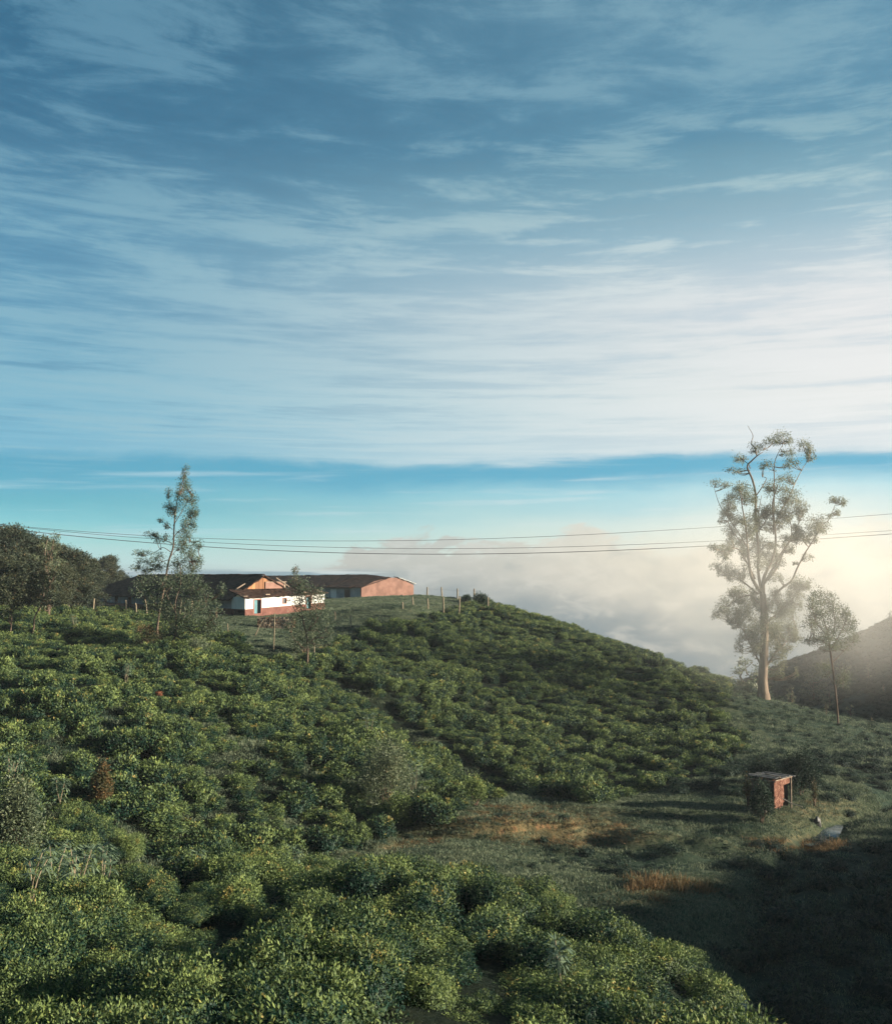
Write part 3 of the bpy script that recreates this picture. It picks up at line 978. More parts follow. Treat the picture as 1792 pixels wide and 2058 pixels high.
# doors
for k, (a0, a1) in enumerate(DOORS):
    df = MB()
    z0, z1 = zmid(a0, 0.10), zmid(a0, TD)
    du = W1(a1 - a0, 0, 0) - W1(0, 0, 0)
    uu_ = du / np.linalg.norm(du)
    vv_ = W1(0, 1, 0) - W1(0, 0, 0)
    zz_ = np.array((0, 0, 1.0))
    o0 = W1(a0, -0.05, z0)
    df.box(o0 + 0 * uu_, uu_ * 0.10, vv_ * 0.22, zz_ * (z1 - z0))
    df.box(o0 + uu_ * (a1 - a0 - 0.10), uu_ * 0.10, vv_ * 0.22, zz_ * (z1 - z0))
    df.box(o0 + zz_ * (z1 - z0 - 0.10) + uu_ * 0.1, uu_ * (a1 - a0 - 0.2), vv_ * 0.22, zz_ * 0.10)
    df.build('door_frame', M['redframe'], house)
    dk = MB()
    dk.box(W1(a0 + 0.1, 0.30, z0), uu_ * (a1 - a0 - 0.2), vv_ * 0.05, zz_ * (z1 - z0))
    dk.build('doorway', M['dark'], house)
    dw = (a1 - a0 - 0.22) / 2
    for side in (0, 1):
        dl = MB()
        hw = W1(a0 + 0.11 + side * (a1 - a0 - 0.22), 0.10, z0 + 0.03)
        dirn = uu_ if side == 0 else -(uu_ * 0.25 - vv_ * 0.968)
        if side == 1:
            dirn = (-uu_ * 0.35 + vv_ * 0.93)
        thick = np.cross(dirn, zz_)
        H_ = z1 - z0 - 0.16
        dl.box(hw, dirn * dw, thick * 0.04, zz_ * H_)
        for fr in (0.06, 0.38, 0.70):
            dl.box(hw + dirn * dw * 0.15 + zz_ * H_ * fr - thick * (0.02 if side == 0 else -0.05), dirn * dw * 0.7, thick * 0.02, zz_ * H_ * 0.24)
        dl.build('door_leaf', M['teal'], house)
wn = MB()
z0, z1 = zmid(WIN[0], TW0), zmid(WIN[0], TW1)
wl = WIN[1] - WIN[0]
for bo in (0.0, wl - 0.09):
    wn.box(W1(WIN[0] + bo, -0.05, z0), uu_ * 0.09, vv_ * 0.2, zz_ * (z1 - z0))
wn.box(W1(WIN[0] + 0.09, -0.05, z0), uu_ * (wl - 0.18), vv_ * 0.2, zz_ * 0.08)
wn.box(W1(WIN[0] + 0.09, -0.05, z1 - 0.08), uu_ * (wl - 0.18), vv_ * 0.2, zz_ * 0.08)
wo = wn.build('window', M['redframe'], house)
wg = MB()
wg.box(W1(WIN[0] + 0.09, 0.09, z0 + 0.08), uu_ * (wl - 0.18), vv_ * 0.02, zz_ * (z1 - z0 - 0.16))
wg.build('pane', M['glass'], wo)
# shallow roof
rf = MB()
slab(rf, [W1(-0.5, -0.45, zt0 + 0.02), W1(Lf + 0.3, -0.45, zt1 + 0.02), W1(Lf + 0.3, 4.4, zt1 + 0.75), W1(-0.5, 3.0, zt0 + 0.95)], 0.14, n=(34, 6), jag=0.035, rng=rngb)
rf.build('roof', M['rooftile'], house)
lt_ = MB()
lt_.box(W1(-0.55, -0.50, zt0 + 0.12), W1(1.9, 0.9, 0) - W1(0, 0, 0), W1(-0.2, 0.5, 0) - W1(0, 0, 0), (0, 0, 0.06))
lt_.build('loose_sheet', M['timber'], house)
lt2 = MB()
for a_ in (3.2, 9.6, 12.2):
    lt2.box(W1(a_, -0.2, zmid(a_, 1) + 0.16), W1(0.7, 0, 0) - W1(0, 0, 0), W1(0, 0.35, 0) - W1(0, 0, 0), (0, 0, 0.12))
lt2.build('roof_stone', M['timber'], house)

# long house behind it ----------------------------------------
b0 = 3.0
long_h = thing('long_house', 'long dark tiled house with a boarded gable behind the white house', 'house', W1(5, 20, zb0))
ze = P(492, 1203, 128)[2]
U0, U1, UA = 0.3, 10.0, 5.2
VR, VE = 36.0, 45.0
zr = P(527, 1155.5, 132)[2]
zl = P(195, 1194, 154)[2]
zrl = P(270, 1156, 157)[2]
wb = MB()
wb.box(W1(U0, b0 + 0.3, zmid(0, TP)), W1(0.25, 0, 0) - W1(0, 0, 0), W1(0, VE - b0 - 0.6, 0) - W1(0, 0, 0), (0, 0, ze - zmid(0, TP) - 0.1))
wb.box(W1(U0 + 0.25, VE - 0.55, zb0 - 0.6), W1(U1 - U0 - 0.5, 0, 0) - W1(0, 0, 0), W1(0, 0.25, 0) - W1(0, 0, 0), (0, 0, ze - zb0 + 0.4))
wb.box(W1(U1 - 0.25, b0 + 0.3, zb0 - 0.6), W1(0.25, 0, 0) - W1(0, 0, 0), W1(0, VE - b0 - 0.6, 0) - W1(0, 0, 0), (0, 0, ze - zb0 + 0.4))
wb.build('wall', M['greywall'], long_h)
wp_ = MB()
wp_.box(W1(U0 - 0.03, b0 + 0.3, zb0 - 1.2), W1(0.3, 0, 0) - W1(0, 0, 0), W1(0, VE - b0 - 0.6, 0) - W1(0, 0, 0), (0, 0, zmid(0, TP) - zb0 + 1.19))
wp_.build('plinth', M['plinth'], long_h)
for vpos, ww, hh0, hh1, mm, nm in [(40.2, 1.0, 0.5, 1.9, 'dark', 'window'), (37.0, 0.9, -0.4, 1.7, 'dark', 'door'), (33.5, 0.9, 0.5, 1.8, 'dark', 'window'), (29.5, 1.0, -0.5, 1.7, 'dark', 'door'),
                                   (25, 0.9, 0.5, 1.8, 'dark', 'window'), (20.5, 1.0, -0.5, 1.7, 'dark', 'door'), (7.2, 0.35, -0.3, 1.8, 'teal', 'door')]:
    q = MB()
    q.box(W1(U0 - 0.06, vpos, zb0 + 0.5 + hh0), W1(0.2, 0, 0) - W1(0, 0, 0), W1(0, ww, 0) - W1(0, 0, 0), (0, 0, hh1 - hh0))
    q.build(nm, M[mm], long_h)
vp = MB()
for vpos in (44.2, 38.6, 34.9, 31.5, 27.5, 23, 18):
    vp.tube([W1(U0 - 0.75, vpos, zb0 - 0.9), W1(U0 - 0.75, vpos, ze - 0.1)], 0.07, 6)
vp.build('verandah_post', M['post'], long_h)
rr = MB()
sag = 0.0
slab(rr, [W1(U0 - 1.0, b0 - 0.35, ze - 0.15), W1(UA, b0 - 0.35, zr), W1(UA, VR, zrl), W1(U0 - 1.0, VE + 0.5, zl)], 0.16, n=(16, 70), jag=0.035, rng=rngb)
slab(rr, [W1(UA, b0 - 0.35, zr), W1(U1 + 0.3, b0 - 0.35, ze + 0.5), W1(U1 + 0.3, VE + 0.5, zl), W1(UA, VR, zrl)], 0.16, n=(14, 60), jag=0.035, rng=rngb)
slab(rr, [W1(U0 - 1.0, VE + 0.5, zl), W1(UA, VR, zrl), W1(U1 + 0.3, VE + 0.5, zl), W1((U0 + U1) / 2, VE + 0.5, zl)], 0.16, n=(8, 4), jag=0.03, rng=rngb)
rr.build('roof', M['rooftile'], long_h)
cap = MB()
for q in np.arange(b0, VR, 0.42):
    t_ = (q - b0) / (VR - b0)
    cap.box(W1(UA - 0.16, q, zr + (zrl - zr) * t_ - 0.02), W1(0.32, 0, 0) - W1(0, 0, 0), W1(0, 0.36, 0) - W1(0, 0, 0), (0, 0, 0.12 + rngb.uniform(0, 0.09)))
o = cap.build('ridge_tiles', M['rooftile'], long_h)
o['kind'] = 'stuff'
# gable planks
gbz = zt0 + 0.98
gx0, gx1 = 1.9, 8.9
np_ = 11
for k in range(np_):
    a0 = gx0 + (gx1 - gx0) * k / np_
    a1 = gx0 + (gx1 - gx0) * (k + 1) / np_ - 0.04
    def topz(a):
        return ze - 0.15 + (zr - ze + 0.15) * (a - U0 + 1.0) / (UA - U0 + 1.0) - 0.2 if a < UA else zr - (zr - ze - 0.5) * (a - UA) / (U1 + 0.3 - UA) - 0.2
    lo_ = gbz + (0.75 if a0 > UA + 0.1 and k < np_ - 2 else 0)
    h0, h1 = topz(a0), topz(a1)
    if UA > a0 and UA < a1:
        h0 = h1 = min(h0, h1)
    if min(h0, h1) < lo_ + 0.1:
        continue
    q = MB()
    off = rngb.uniform(0, 0.05)
    q.hexa([W1(a0, b0 - 0.02 - off, lo_), W1(a1, b0 - 0.02 - off, lo_), W1(a1, b0 + 0.02 - off, lo_), W1(a0, b0 + 0.02 - off, lo_),
            W1(a0, b0 - 0.02 - off, h0), W1(a1, b0 - 0.02 - off, h1), W1(a1, b0 + 0.02 - off, h1), W1(a0, b0 + 0.02 - off, h0)],
           [0.85, 0.55, 0.8, 0.25, 0.3, 0.5, 0.12, 0.15, 0.7, 0.9, 0.8][k])
    q.build('plank', M['plank'], long_h)
q = MB()
q.box(W1(UA + 0.15, b0 - 0.22, gbz + 0.02), W1(3.1, 0, 0) - W1(0, 0, 0), W1(0, 0.1, 0) - W1(0, 0, 0), (0, 0, 0.85))
q.build('gable_sheet', M['mauve'], long_h)
q = MB()
q.box(W1(UA + 0.15, b0 - 0.24, gbz + 0.88), W1(3.6, 0, 0) - W1(0, 0, 0), W1(0, 0.14, 0) - W1(0, 0, 0), (0, 0, 0.09))
q.box(W1(UA + 3.3, b0 - 0.27, gbz), W1(0.25, 0, 0) - W1(0, 0, 0), W1(0, 0.06, 0) - W1(0, 0, 0), (0, 0, 0.86))
q.tube([W1(UA + 1.9, b0 - 0.3, gbz + 1.5), W1(U1 - 0.6, b0 - 0.3, gbz + 0.2)], 0.08, 4)
q.tube([W1(U0 + 0.3, b0 - 0.3, gbz + 0.1), W1(U0 + 1.6, b0 - 0.3, gbz + 0.75)], 0.08, 4)
q.build('gable_trim', M['timber'], long_h)
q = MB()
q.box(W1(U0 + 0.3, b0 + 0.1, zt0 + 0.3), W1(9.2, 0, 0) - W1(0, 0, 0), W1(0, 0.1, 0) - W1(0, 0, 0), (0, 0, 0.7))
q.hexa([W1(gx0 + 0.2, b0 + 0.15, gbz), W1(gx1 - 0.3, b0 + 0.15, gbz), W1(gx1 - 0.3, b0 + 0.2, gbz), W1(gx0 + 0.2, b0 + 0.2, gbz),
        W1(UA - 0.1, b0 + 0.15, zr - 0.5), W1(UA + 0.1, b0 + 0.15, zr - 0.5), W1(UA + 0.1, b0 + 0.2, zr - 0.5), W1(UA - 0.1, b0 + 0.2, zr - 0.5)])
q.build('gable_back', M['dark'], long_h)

# red house at the far end --------------------------------------
A2 = P(726, 1209, 180)
B2 = P(831, 1207, 190)
l2 = np.array((B2[0] - A2[0], B2[1] - A2[1]))
L2 = float(np.linalg.norm(l2))
u2 = l2 / L2
v2 = np.array((-u2[1], u2[0]))
W2 = frame_fn((A2[0], A2[1]), u2, v2)
red = thing('red_house', 'red earth walled house with dark roof, farthest of the houses on the hilltop', 'house', W2(L2 / 2, 5, A2[2]))
zb = A2[2] - 0.5
zL, zA, zR = P(726, 1181, 180)[2], P(782, 1161, 185)[2], P(831, 1176, 190)[2]
ua = L2 * 0.53
q = MB()
def gp(a, b_, z): return W2(a, b_, z)
TW_ = 0.3
prof = [(0, zL), (ua * .45, zL + (zA - zL) * .62), (ua, zA), (ua * 1.35, zA - 0.05), (L2, zR)]
fr_ = [gp(0, 0, zb)] + [gp(a_, 0, h_) for a_, h_ in prof] + [gp(L2, 0, zb)]
bk_ = [p_ + gp(0, TW_, 0) - gp(0, 0, 0) for p_ in fr_]
n7 = len(fr_)
q.add(fr_ + bk_, [list(range(n7))[::-1]])
q.f[-1] = np.array([list(range(n7))[::-1]]) + q.nv - 2 * n7
q.f.append(np.array([list(range(n7, 2 * n7))]) + q.nv - 2 * n7)
q.f.append(np.array([[k_, (k_ + 1) % n7, (k_ + 1) % n7 + n7, k_ + n7] for k_ in range(n7)]) + q.nv - 2 * n7)
q.box(gp(L2 - TW_, TW_, zb), gp(TW_, 0, 0) - gp(0, 0, 0), gp(0, 6, 0) - gp(0, 0, 0), (0, 0, zR - zb))
q.build('wall', M['redwall'], red)
q = MB()
q.box(gp(0, TW_, zb), gp(TW_, 0, 0) - gp(0, 0, 0), gp(0, 38, 0) - gp(0, 0, 0), (0, 0, zL - zb + 0.1))
q.build('side_wall', M['greywall'], red)
for k, (vp0, wv, mm) in enumerate([(3.2, 1.6, 'dark'), (7.2, 1.7, 'white'), (10.8, 1.2, 'white'), (14, 1.5, 'dark'), (19, 1.5, 'dark')]):
    q = MB()
    q.box(gp(-0.06, vp0, zb + 0.7), gp(0.2, 0, 0) - gp(0, 0, 0), gp(0, wv, 0) - gp(0, 0, 0), (0, 0, 2.0))
    q.build('door' if k % 2 == 0 else 'window', M[mm], red)
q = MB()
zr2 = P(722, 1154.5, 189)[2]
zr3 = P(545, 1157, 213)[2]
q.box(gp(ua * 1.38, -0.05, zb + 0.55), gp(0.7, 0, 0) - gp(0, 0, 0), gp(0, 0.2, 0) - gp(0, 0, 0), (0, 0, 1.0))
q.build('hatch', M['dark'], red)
q = MB()
slab(q, [gp(-1.2, 2.0, zL + 0.05), gp(ua, 0.3, zA + 0.12), gp(ua, 7.0, zr2), gp(-1.2, 9.0, zL + 0.0)], 0.15, n=(10, 8), jag=0.03, rng=rngb)
slab(q, [gp(-1.2, 9.0, zL + 0.0), gp(ua, 7.0, zr2), gp(ua, 40, zr3), gp(-1.2, 40, zL)], 0.15, n=(12, 44), jag=0.03, rng=rngb)
slab(q, [gp(ua, 0.3, zA + 0.12), gp(L2 + 0.3, 0.3, zR + 0.1), gp(L2 + 0.3, 8, zR + 0.1), gp(ua, 7.0, zr2)], 0.15, n=(10, 8), jag=0.03, rng=rngb)
slab(q, [gp(ua, 7.0, zr2), gp(L2 + 0.3, 8, zR + 0.1), gp(L2 + 0.3, 40, zR), gp(ua, 40, zr3)], 0.15, n=(10, 30), jag=0.03, rng=rngb)
slab(q, [gp(-0.3, -0.25, zL + 0.05), gp(ua, -0.25, zA + 0.08), gp(ua, 0.35, zA + 0.13), gp(-0.9, 2.1, zL + 0.08)], 0.1, n=(12, 2), jag=0.03, rng=rngb)
q.build('roof', M['rooftile'], red)

q = MB()
slab(q, [gp(ua * 1.30, -0.32, zA + 0.02), gp(L2 + 0.5, -0.32, zR + 0.22), gp(L2 + 0.5, 1.6, zR + 0.45), gp(ua * 1.30, 1.6, zA + 0.26)], 0.05, n=(12, 3), jag=0.05, rng=rngb)
q.build('pale_roof_sheet', M['white'], red)

# ------------------------------------------------------------------ rubble stone walls, every stone a part
def stone_mesh(seed):
    r = np.random.default_rng(seed)
    m_ = MB()
    a = np.array([(-1, -1, -1), (1, -1, -1), (1, 1, -1), (-1, 1, -1), (-1, -1, 1), (1, -1, 1), (1, 1, 1), (-1, 1, 1)], float) * 0.5
    a = a * r.uniform(0.75, 1.05, a.shape)
    m_.hexa(a)
    return m_.mesh('stone', M['stone'])


stones = [stone_mesh(k) for k in range(6)]


def stone_wall(label, quad, rows, cols, d_out):
    """quad: foot left, foot right, top right, top left"""
    q = [np.asarray(p, float) for p in quad]
    t = thing('stone_wall', label, 'wall', (q[0] + q[1]) / 2)
    base = np.array(t.location)
    du = (q[1] - q[0]) / np.linalg.norm(q[1] - q[0])
    ang = math.atan2(du[1], du[0])
    nrm = np.array((du[1], -du[0], 0)) * d_out
    core = MB()
    back = -nrm * 0.5
    core.hexa([q[0] - (0, 0, .4), q[1] - (0, 0, .4), q[1] + back - (0, 0, .4), q[0] + back - (0, 0, .4), q[3], q[2], q[2] + back, q[3] + back])
    core.build('packing', M['earth'], t)
    for r_ in range(rows):
        v0 = (r_ + 0.5) / rows
        for c_ in range(cols):
            uq = (c_ + 0.5 + (0.5 if r_ % 2 else 0) + rngb.uniform(-0.15, 0.15)) / (cols + 0.5)
            p = (q[0] * (1 - uq) + q[1] * uq) * (1 - v0) + (q[3] * (1 - uq) + q[2] * uq) * v0
            wv = np.linalg.norm(q[1] - q[0]) / (cols + 0.5)
            hv = abs(((q[3] - q[0])[2] * (1 - uq) + (q[2] - q[1])[2] * uq)) / rows
            inst(stones[rngb.integers(6)], 'stone', t, p - base + nrm * rngb.uniform(0.0, 0.08), (rngb.uniform(-.15, .15), rngb.uniform(-.12, .12), ang + rngb.uniform(-.2, .2)),
                 (wv * rngb.uniform(0.85, 1.15), 0.4, hv * rngb.uniform(0.85, 1.1)))
    return t


stone_wall('terrace wall of rough brown rubble stones below the white house door', [P(517, 1263, 119), P(592, 1268, 119), P(592, 1240, 119.4), P(517, 1241, 119.4)], 7, 16, 1)
stone_wall('low rubble wall end of brown stones right of the white house', [P(648, 1246, 129), P(678, 1246, 129), P(676, 1230, 130), P(650, 1229, 130)], 5, 7, 1)

# ------------------------------------------------------------------ fences
def fence(label, posts, wires=(0.45, 0.85), wirem=True, lean=None):
    """posts: px, foot py, top py, depth"""
    p0 = P(posts[0][0], posts[0][1], posts[0][3])
    t = thing('fence', label, 'fence', p0)
    tops, feet = [], []
    for k, po in enumerate(posts):
        px, pf, pt_, d = po[:4]
        ftx = P(px, pf, d)
        tpx = P(px + (po[4] if len(po) > 4 else rngb.uniform(-1.5, 1.5)), pt_, d)
        m_ = MB()
        rr_ = 0.075 * d / 110 + 0.02
        m_.tube([ftx - (0, 0, 0.6), ftx * 0.5 + tpx * 0.5 + (0.02, 0, 0), tpx], [rr_, rr_ * 0.95, rr_ * 0.85], 6)
        m_.build('post', M['post'], t)
        feet.append(ftx)
        tops.append(tpx)
    if wirem:
        for wv in wires:
            m_ = MB()
            for k in range(len(posts) - 1):
                a_, b_ = feet[k] * (1 - wv) + tops[k] * wv, feet[k + 1] * (1 - wv) + tops[k + 1] * wv
                mid = (a_ + b_) / 2 - np.array((0, 0, 0.06))
                m_.tube([a_, mid, b_], 0.008, 4, cap=False)
            m_.build('wire', M['wire'], t)
    return t


fence('wooden post and wire fence along the hilltop edge, farther row', [(857, 1207, 1180, 160), (888, 1208, 1180, 158), (919, 1211, 1183, 154), (952, 1214, 1183, 148), (980, 1220, 1200, 143)])
fence('wooden post fence in front of the red house, nearer row', [(808, 1236, 1210, 126), (830, 1228, 1200, 130), (860, 1227, 1203, 132), (891, 1228, 1200, 132), (922, 1228, 1198, 134)])
fence('row of short pale posts by the left end of the long house', [(80, 1222, 1205, 112), (138, 1222, 1208, 112), (187, 1223, 1203, 112, 2), (253, 1220, 1206, 113), (274, 1224, 1212, 112, -2), (295, 1222, 1205, 110, -4), (361, 1224, 1206, 108, 4), (384, 1226, 1207, 107, 2)])
for lab, po in [('tall thin pale post standing before the stone terrace wall', (549, 1310, 1232, 80, 3)), ('short pale post in the tea left of the terrace wall', (458, 1284, 1253, 97, -1)),
                ('leaning grey pole against the stone terrace wall', (508, 1279, 1244, 98, 22)), ('thin post right of the white house near the small rubble wall', (704, 1262, 1235, 114, 0)),
                ('pale post standing at the right end of the low rubble wall', (673, 1249, 1229, 124, 0)), ('slim post in the tea below the small tree', (631, 1332, 1292, 84, 0)),
                ('slim stick in the tea below the red house', (808, 1290, 1275, 106, 0))]:
    m_ = MB()
    px, pf, pt_, d, ln = po
    rr_ = 0.055 * d / 110 + 0.01
    ds_ = np.linspace(d * 0.85, d * 1.2, 36)
    pp_ = np.array([P(px, pf, q) for q in ds_])
    d = float(ds_[np.argmin(np.abs(pp_[:, 2] - height(pp_[:, 0], pp_[:, 1])) + 0.01 * np.abs(ds_ - d))])
    gz_ = hz(*P(px, pf, d)[:2])
    a_, b_ = P(px, pf, d), P(px + ln, pt_, d)
    m_.tube([a_ - (0, 0, max(0.5, a_[2] - gz_ + 0.2)), (a_ + b_) / 2 + (0.03, 0, 0), b_], [rr_, rr_, rr_ * 0.8], 6)
    tag(m_.build('wooden_post', M['post']), lab, 'post')

# power lines
def curve_pts(ctrl, d):
    c = np.array(ctrl, float)
    xx = np.linspace(c[0, 0], c[-1, 0], 40)
    co = np.polyfit(c[:, 0], c[:, 1], min(4, len(c) - 1))
    return [P(x, np.polyval(co, x), d) for x in xx]


for lab, ct, r_ in [('highest power line wire crossing the sky', [(-300, 1016), (0, 1054), (160, 1067), (418, 1082), (640, 1088.5), (1100, 1078), (1388, 1061), (1792, 1034), (2100, 1008)], 0.026),
                    ('middle power line wire crossing the sky', [(-300, 1016), (0, 1055.5), (140, 1069), (446, 1091), (640, 1099), (900, 1103.5), (1388, 1089), (1792, 1066.5), (2100, 1046)], 0.026),
                    ('lowest and thickest power line wire crossing the sky', [(-300, 1022), (0, 1061), (160, 1078), (464, 1102), (640, 1111), (900, 1113.5), (1388, 1098), (1792, 1074), (2100, 1053)], 0.042)]:
    m_ = MB()
    m_.tube(curve_pts(ct, 118), r_, 6)
    tag(m_.build('power_line', M['wire']), lab, 'power line')


# ------------------------------------------------------------------ trees
def smooth_line(p, n=4):
    p = np.asarray(p, float)
    if len(p) < 3:
        return np.array([p[0] + (p[-1] - p[0]) * t for t in np.linspace(0, 1, n + 1)])
    e = np.vstack([2 * p[0] - p[1], p, 2 * p[-1] - p[-2]])
    o_ = []
    for k in range(1, len(e) - 2):
        for t in np.arange(n) / n:
            a, b, c, d = e[k - 1], e[k], e[k + 1], e[k + 2]
            o_.append(0.5 * ((2 * b) + (-a + c) * t + (2 * a - 5 * b + 4 * c - d) * t * t + (-a + 3 * b - 3 * c + d) * t ** 3))
    o_.append(p[-1])
    return np.array(o_)


def clump(mb_, c, r, n, rng, L, W, droop=0.3, dome=True, up=0.0, shell=0.55, soft=0.27):
    d = rand_dirs(n, rng, -0.35 if dome else -1.0)
    q = rng.uniform(shell, 1.0, n) ** 0.7
    # break into sub-tufts for an uneven outline
    k = 12
    tuft = rand_dirs(k, rng, -0.25 if dome else -1.0) * rng.uniform(0.55, 1.05, (k, 1))
    w_ = rng.integers(0, k, n)
    d = rng.normal(0, soft, (n, 3)) + tuft[w_] * (0.98 - 0.9 * soft)
    p = c + d * np.asarray(r)
    t = d * 0.6 + rng.normal(0, 0.6, (n, 3)) + np.array((0, 0, -droop + up))
    nn_ = rng.normal(0, 1, (n, 3)) + d * 0.5
    tone = np.clip(0.35 + 0.25 * d[:, 2] + rng.normal(0, 0.22, n), 0, 1)
    mb_.leaves(p, t, nn_, L * rng.uniform(0.7, 1.35, n), W * rng.uniform(0.7, 1.3, n), tone)
    return tuft


def traced_tree(name, label, cat, conv, d, trunk, limbs, clumps, leafmat, barkmat, L, W, dens, droop=0.3, dome=True, spread=3.0, puff=1.0, seed=1, twigs=5, depth_ratio=0.9, up=0.0, shell=0.55):
    """trunk and limbs: lists of (x, y, r) in the units of conv; conv -> frame pixels; clumps (x, y, rx, ry)"""
    rng = np.random.default_rng(seed)
    ox, oy, sc = conv
    tp = lambda x, y: (ox + x * sc, oy + y * sc)
    mpp = d / F                              # metres per frame pixel
    px0, py0 = tp(trunk[0][0], trunk[0][1])
    foot = P(px0, py0, d)
    t = thing(name, label, cat, foot)
    pts2, ptsd = [], []
    def line(pl, dd):
        out_ = []
        for (x, y, r), od in zip(pl, dd):
            out_.append(np.append(P(*tp(x, y), d + od) + (rng.normal(0, 0.10, 3) if r < 20 and y != pl[0][1] else 0), r * sc * mpp * (0.82 if r < 20 else 1)))
        return smooth_line(out_)
    tr_ = line(trunk, [0] * len(trunk))
    m_ = MB()
    tr2 = np.vstack([np.append(tr_[0, :3] - np.array((0, 0, 0.8)), tr_[0, 3] * 1.35), np.append(tr_[0, :3], tr_[0, 3] * 1.15), tr_[1:]])
    m_.tube(tr2[:, :3], tr2[:, 3], 10)
    m_.build('trunk', barkmat, t, smooth=True)
    P2 = [(x, y) for x, y, r in trunk]
    PD = [0.0] * len(trunk)
    allp = [tr_]
    for lb in limbs:
        # start from the nearest known point
        s2 = np.array(P2)
        k = np.argmin(np.hypot(s2[:, 0] - lb[0][0], s2[:, 1] - lb[0][1]))
        d0 = PD[k]
        end = rng.uniform(-1, 1) * spread
        cum = np.linspace(0, 1, len(lb)) ** 1.2
        dd = d0 + (end - d0) * cum
        ln_ = line(lb, dd)
        m2 = MB()
        m2.tube(ln_[:, :3], ln_[:, 3], 7, cap=False)
        m2.build('limb', barkmat, t, smooth=True)
        dens2 = smooth_line([(x, y, q, 0) for (x, y, _), q in zip(lb, dd)])
        for q in dens2:
            P2.append((q[0], q[1]))
            PD.append(q[2])
    P2, PD = np.array(P2), np.array(PD)
    cr, tw = MB(), MB()
    sub = []
    for (x, y, rx, ry) in clumps:
        sub.append((x, y, rx, ry))
        a_ = rng.uniform(0, 6.28)
        sub.append((x + math.cos(a_) * rx * 0.75, y + abs(math.sin(a_)) * ry * 0.8, rx * 0.45, ry * 0.6))
    for (x, y, rx, ry) in sub:
        dist = np.hypot(P2[:, 0] - x, (P2[:, 1] - y - ry * 0.8))
        pen = np.where(P2[:, 1] < y - ry * 0.2, 60, 0)
        k = int(np.argmin(dist + pen))
        od = PD[k] + rng.uniform(-1, 1) * (rx * sc * mpp * 0.6 + 0.3)
        c = P(*tp(x, y), d + od)
        rx, ry = rx * puff, ry * puff
        if dome:
            c = c - np.array((0, 0, ry * sc * mpp * 0.3))
        rad = np.array((rx * sc * mpp * 1.12, rx * sc * mpp * depth_ratio, ry * sc * mpp * (1.9 if dome else 1.12)))
        area = rx * ry * (sc * mpp) ** 2
        n = int(dens * area * 1.25) + 16
        tuft = clump(cr, c, rad, n, rng, L, W, droop, dome, up, shell, 0.20 if dome else 0.27)
        st_ = P(*tp(*P2[k]), d + PD[k])
        for q in range(max(2, twigs // 2)):
            e = c + tuft[q % len(tuft)] * rad * 0.75
            mid = st_ * 0.45 + e * 0.55 - np.array((0, 0, 0.12)) * np.linalg.norm(e - st_) + rng.normal(0, 0.08, 3)
            if np.linalg.norm(e - st_) < 12:
                tw.tube(smooth_line([st_, mid, e], 3), np.linspace(1.0, 0.4, 7) * min(0.05, 0.02 + mpp * 0.4), 4, cap=False)
    cr.build('crown', leafmat, t)
    if tw.nv:
        tw.build('twigs', barkmat, t)['kind'] = 'stuff'
    return t


K4 = (1980 * 0.7011, 1200 * 0.7011, 0.7011 / 2.287)
K1 = (0, 1300 * 0.7011, 0.7011 / 2.8)
K2 = (250 * 0.7011, 1580 * 0.7011, 0.7011 / 2.389)
big_clumps = [(600, 130, 60, 35), (530, 140, 60, 28), (740, 190, 60, 45), (780, 250, 35, 25), (430, 195, 60, 26), (308, 262, 50, 25), (500, 308, 50, 26), (635, 215, 45, 22), (660, 290, 60, 28), (285, 335, 60, 18),
              (190, 425, 75, 22), (350, 450, 60, 33), (310, 500, 90, 42), (370, 530, 50, 45), (630, 390, 60, 28), (560, 440, 80, 36), (600, 500, 110, 45), (680, 560, 80, 50), (740, 590, 40, 36), (240, 570, 55, 36),
              (260, 620, 60, 32), (620, 620, 60, 36), (350, 660, 80, 44), (260, 730, 50, 36), (300, 780, 60, 45), (390, 740, 55, 45), (500, 700, 50, 22), (590, 680, 50, 45), (950, 525, 60, 22), (900, 635, 25, 14),
              (830, 670, 70, 38), (870, 710, 55, 35), (800, 720, 50, 35), (710, 770, 50, 45), (760, 780, 40, 28), (195, 845, 65, 22), (470, 830, 80, 44), (420, 860, 60, 50), (520, 890, 60, 44), (640, 850, 50, 22),
              (560, 940, 50, 35), (690, 945, 20, 12), (360, 1000, 60, 44), (260, 980, 70, 30), (290, 1040, 50, 35), (440, 950, 60, 44), (550, 1040, 50, 35), (320, 1130, 70, 44), (370, 1180, 70, 44), (220, 1210, 60, 36),
              (220, 1270, 80, 40), (300, 1270, 80, 44), (720, 1090, 75, 42), (680, 1140, 60, 36), (430, 1250, 90, 55), (560, 1230, 100, 55), (640, 1250, 60, 44), (400, 1350, 90, 60), (500, 1330, 80, 55), (620, 1340, 90, 60),
              (680, 1420, 40, 45), (560, 1420, 80, 55), (370, 1440, 60, 55), (310, 1500, 30, 44), (600, 1500, 60, 55), (550, 1560, 55, 55), (540, 1680, 36, 36), (690, 1670, 15, 28), (590, 1640, 30, 40), (460, 1450, 50, 50)]
big_trunk = [(474, 1815, 36), (470, 1700, 31), (478, 1560, 28), (482, 1400, 26), (478, 1270, 24), (470, 1150, 21)]
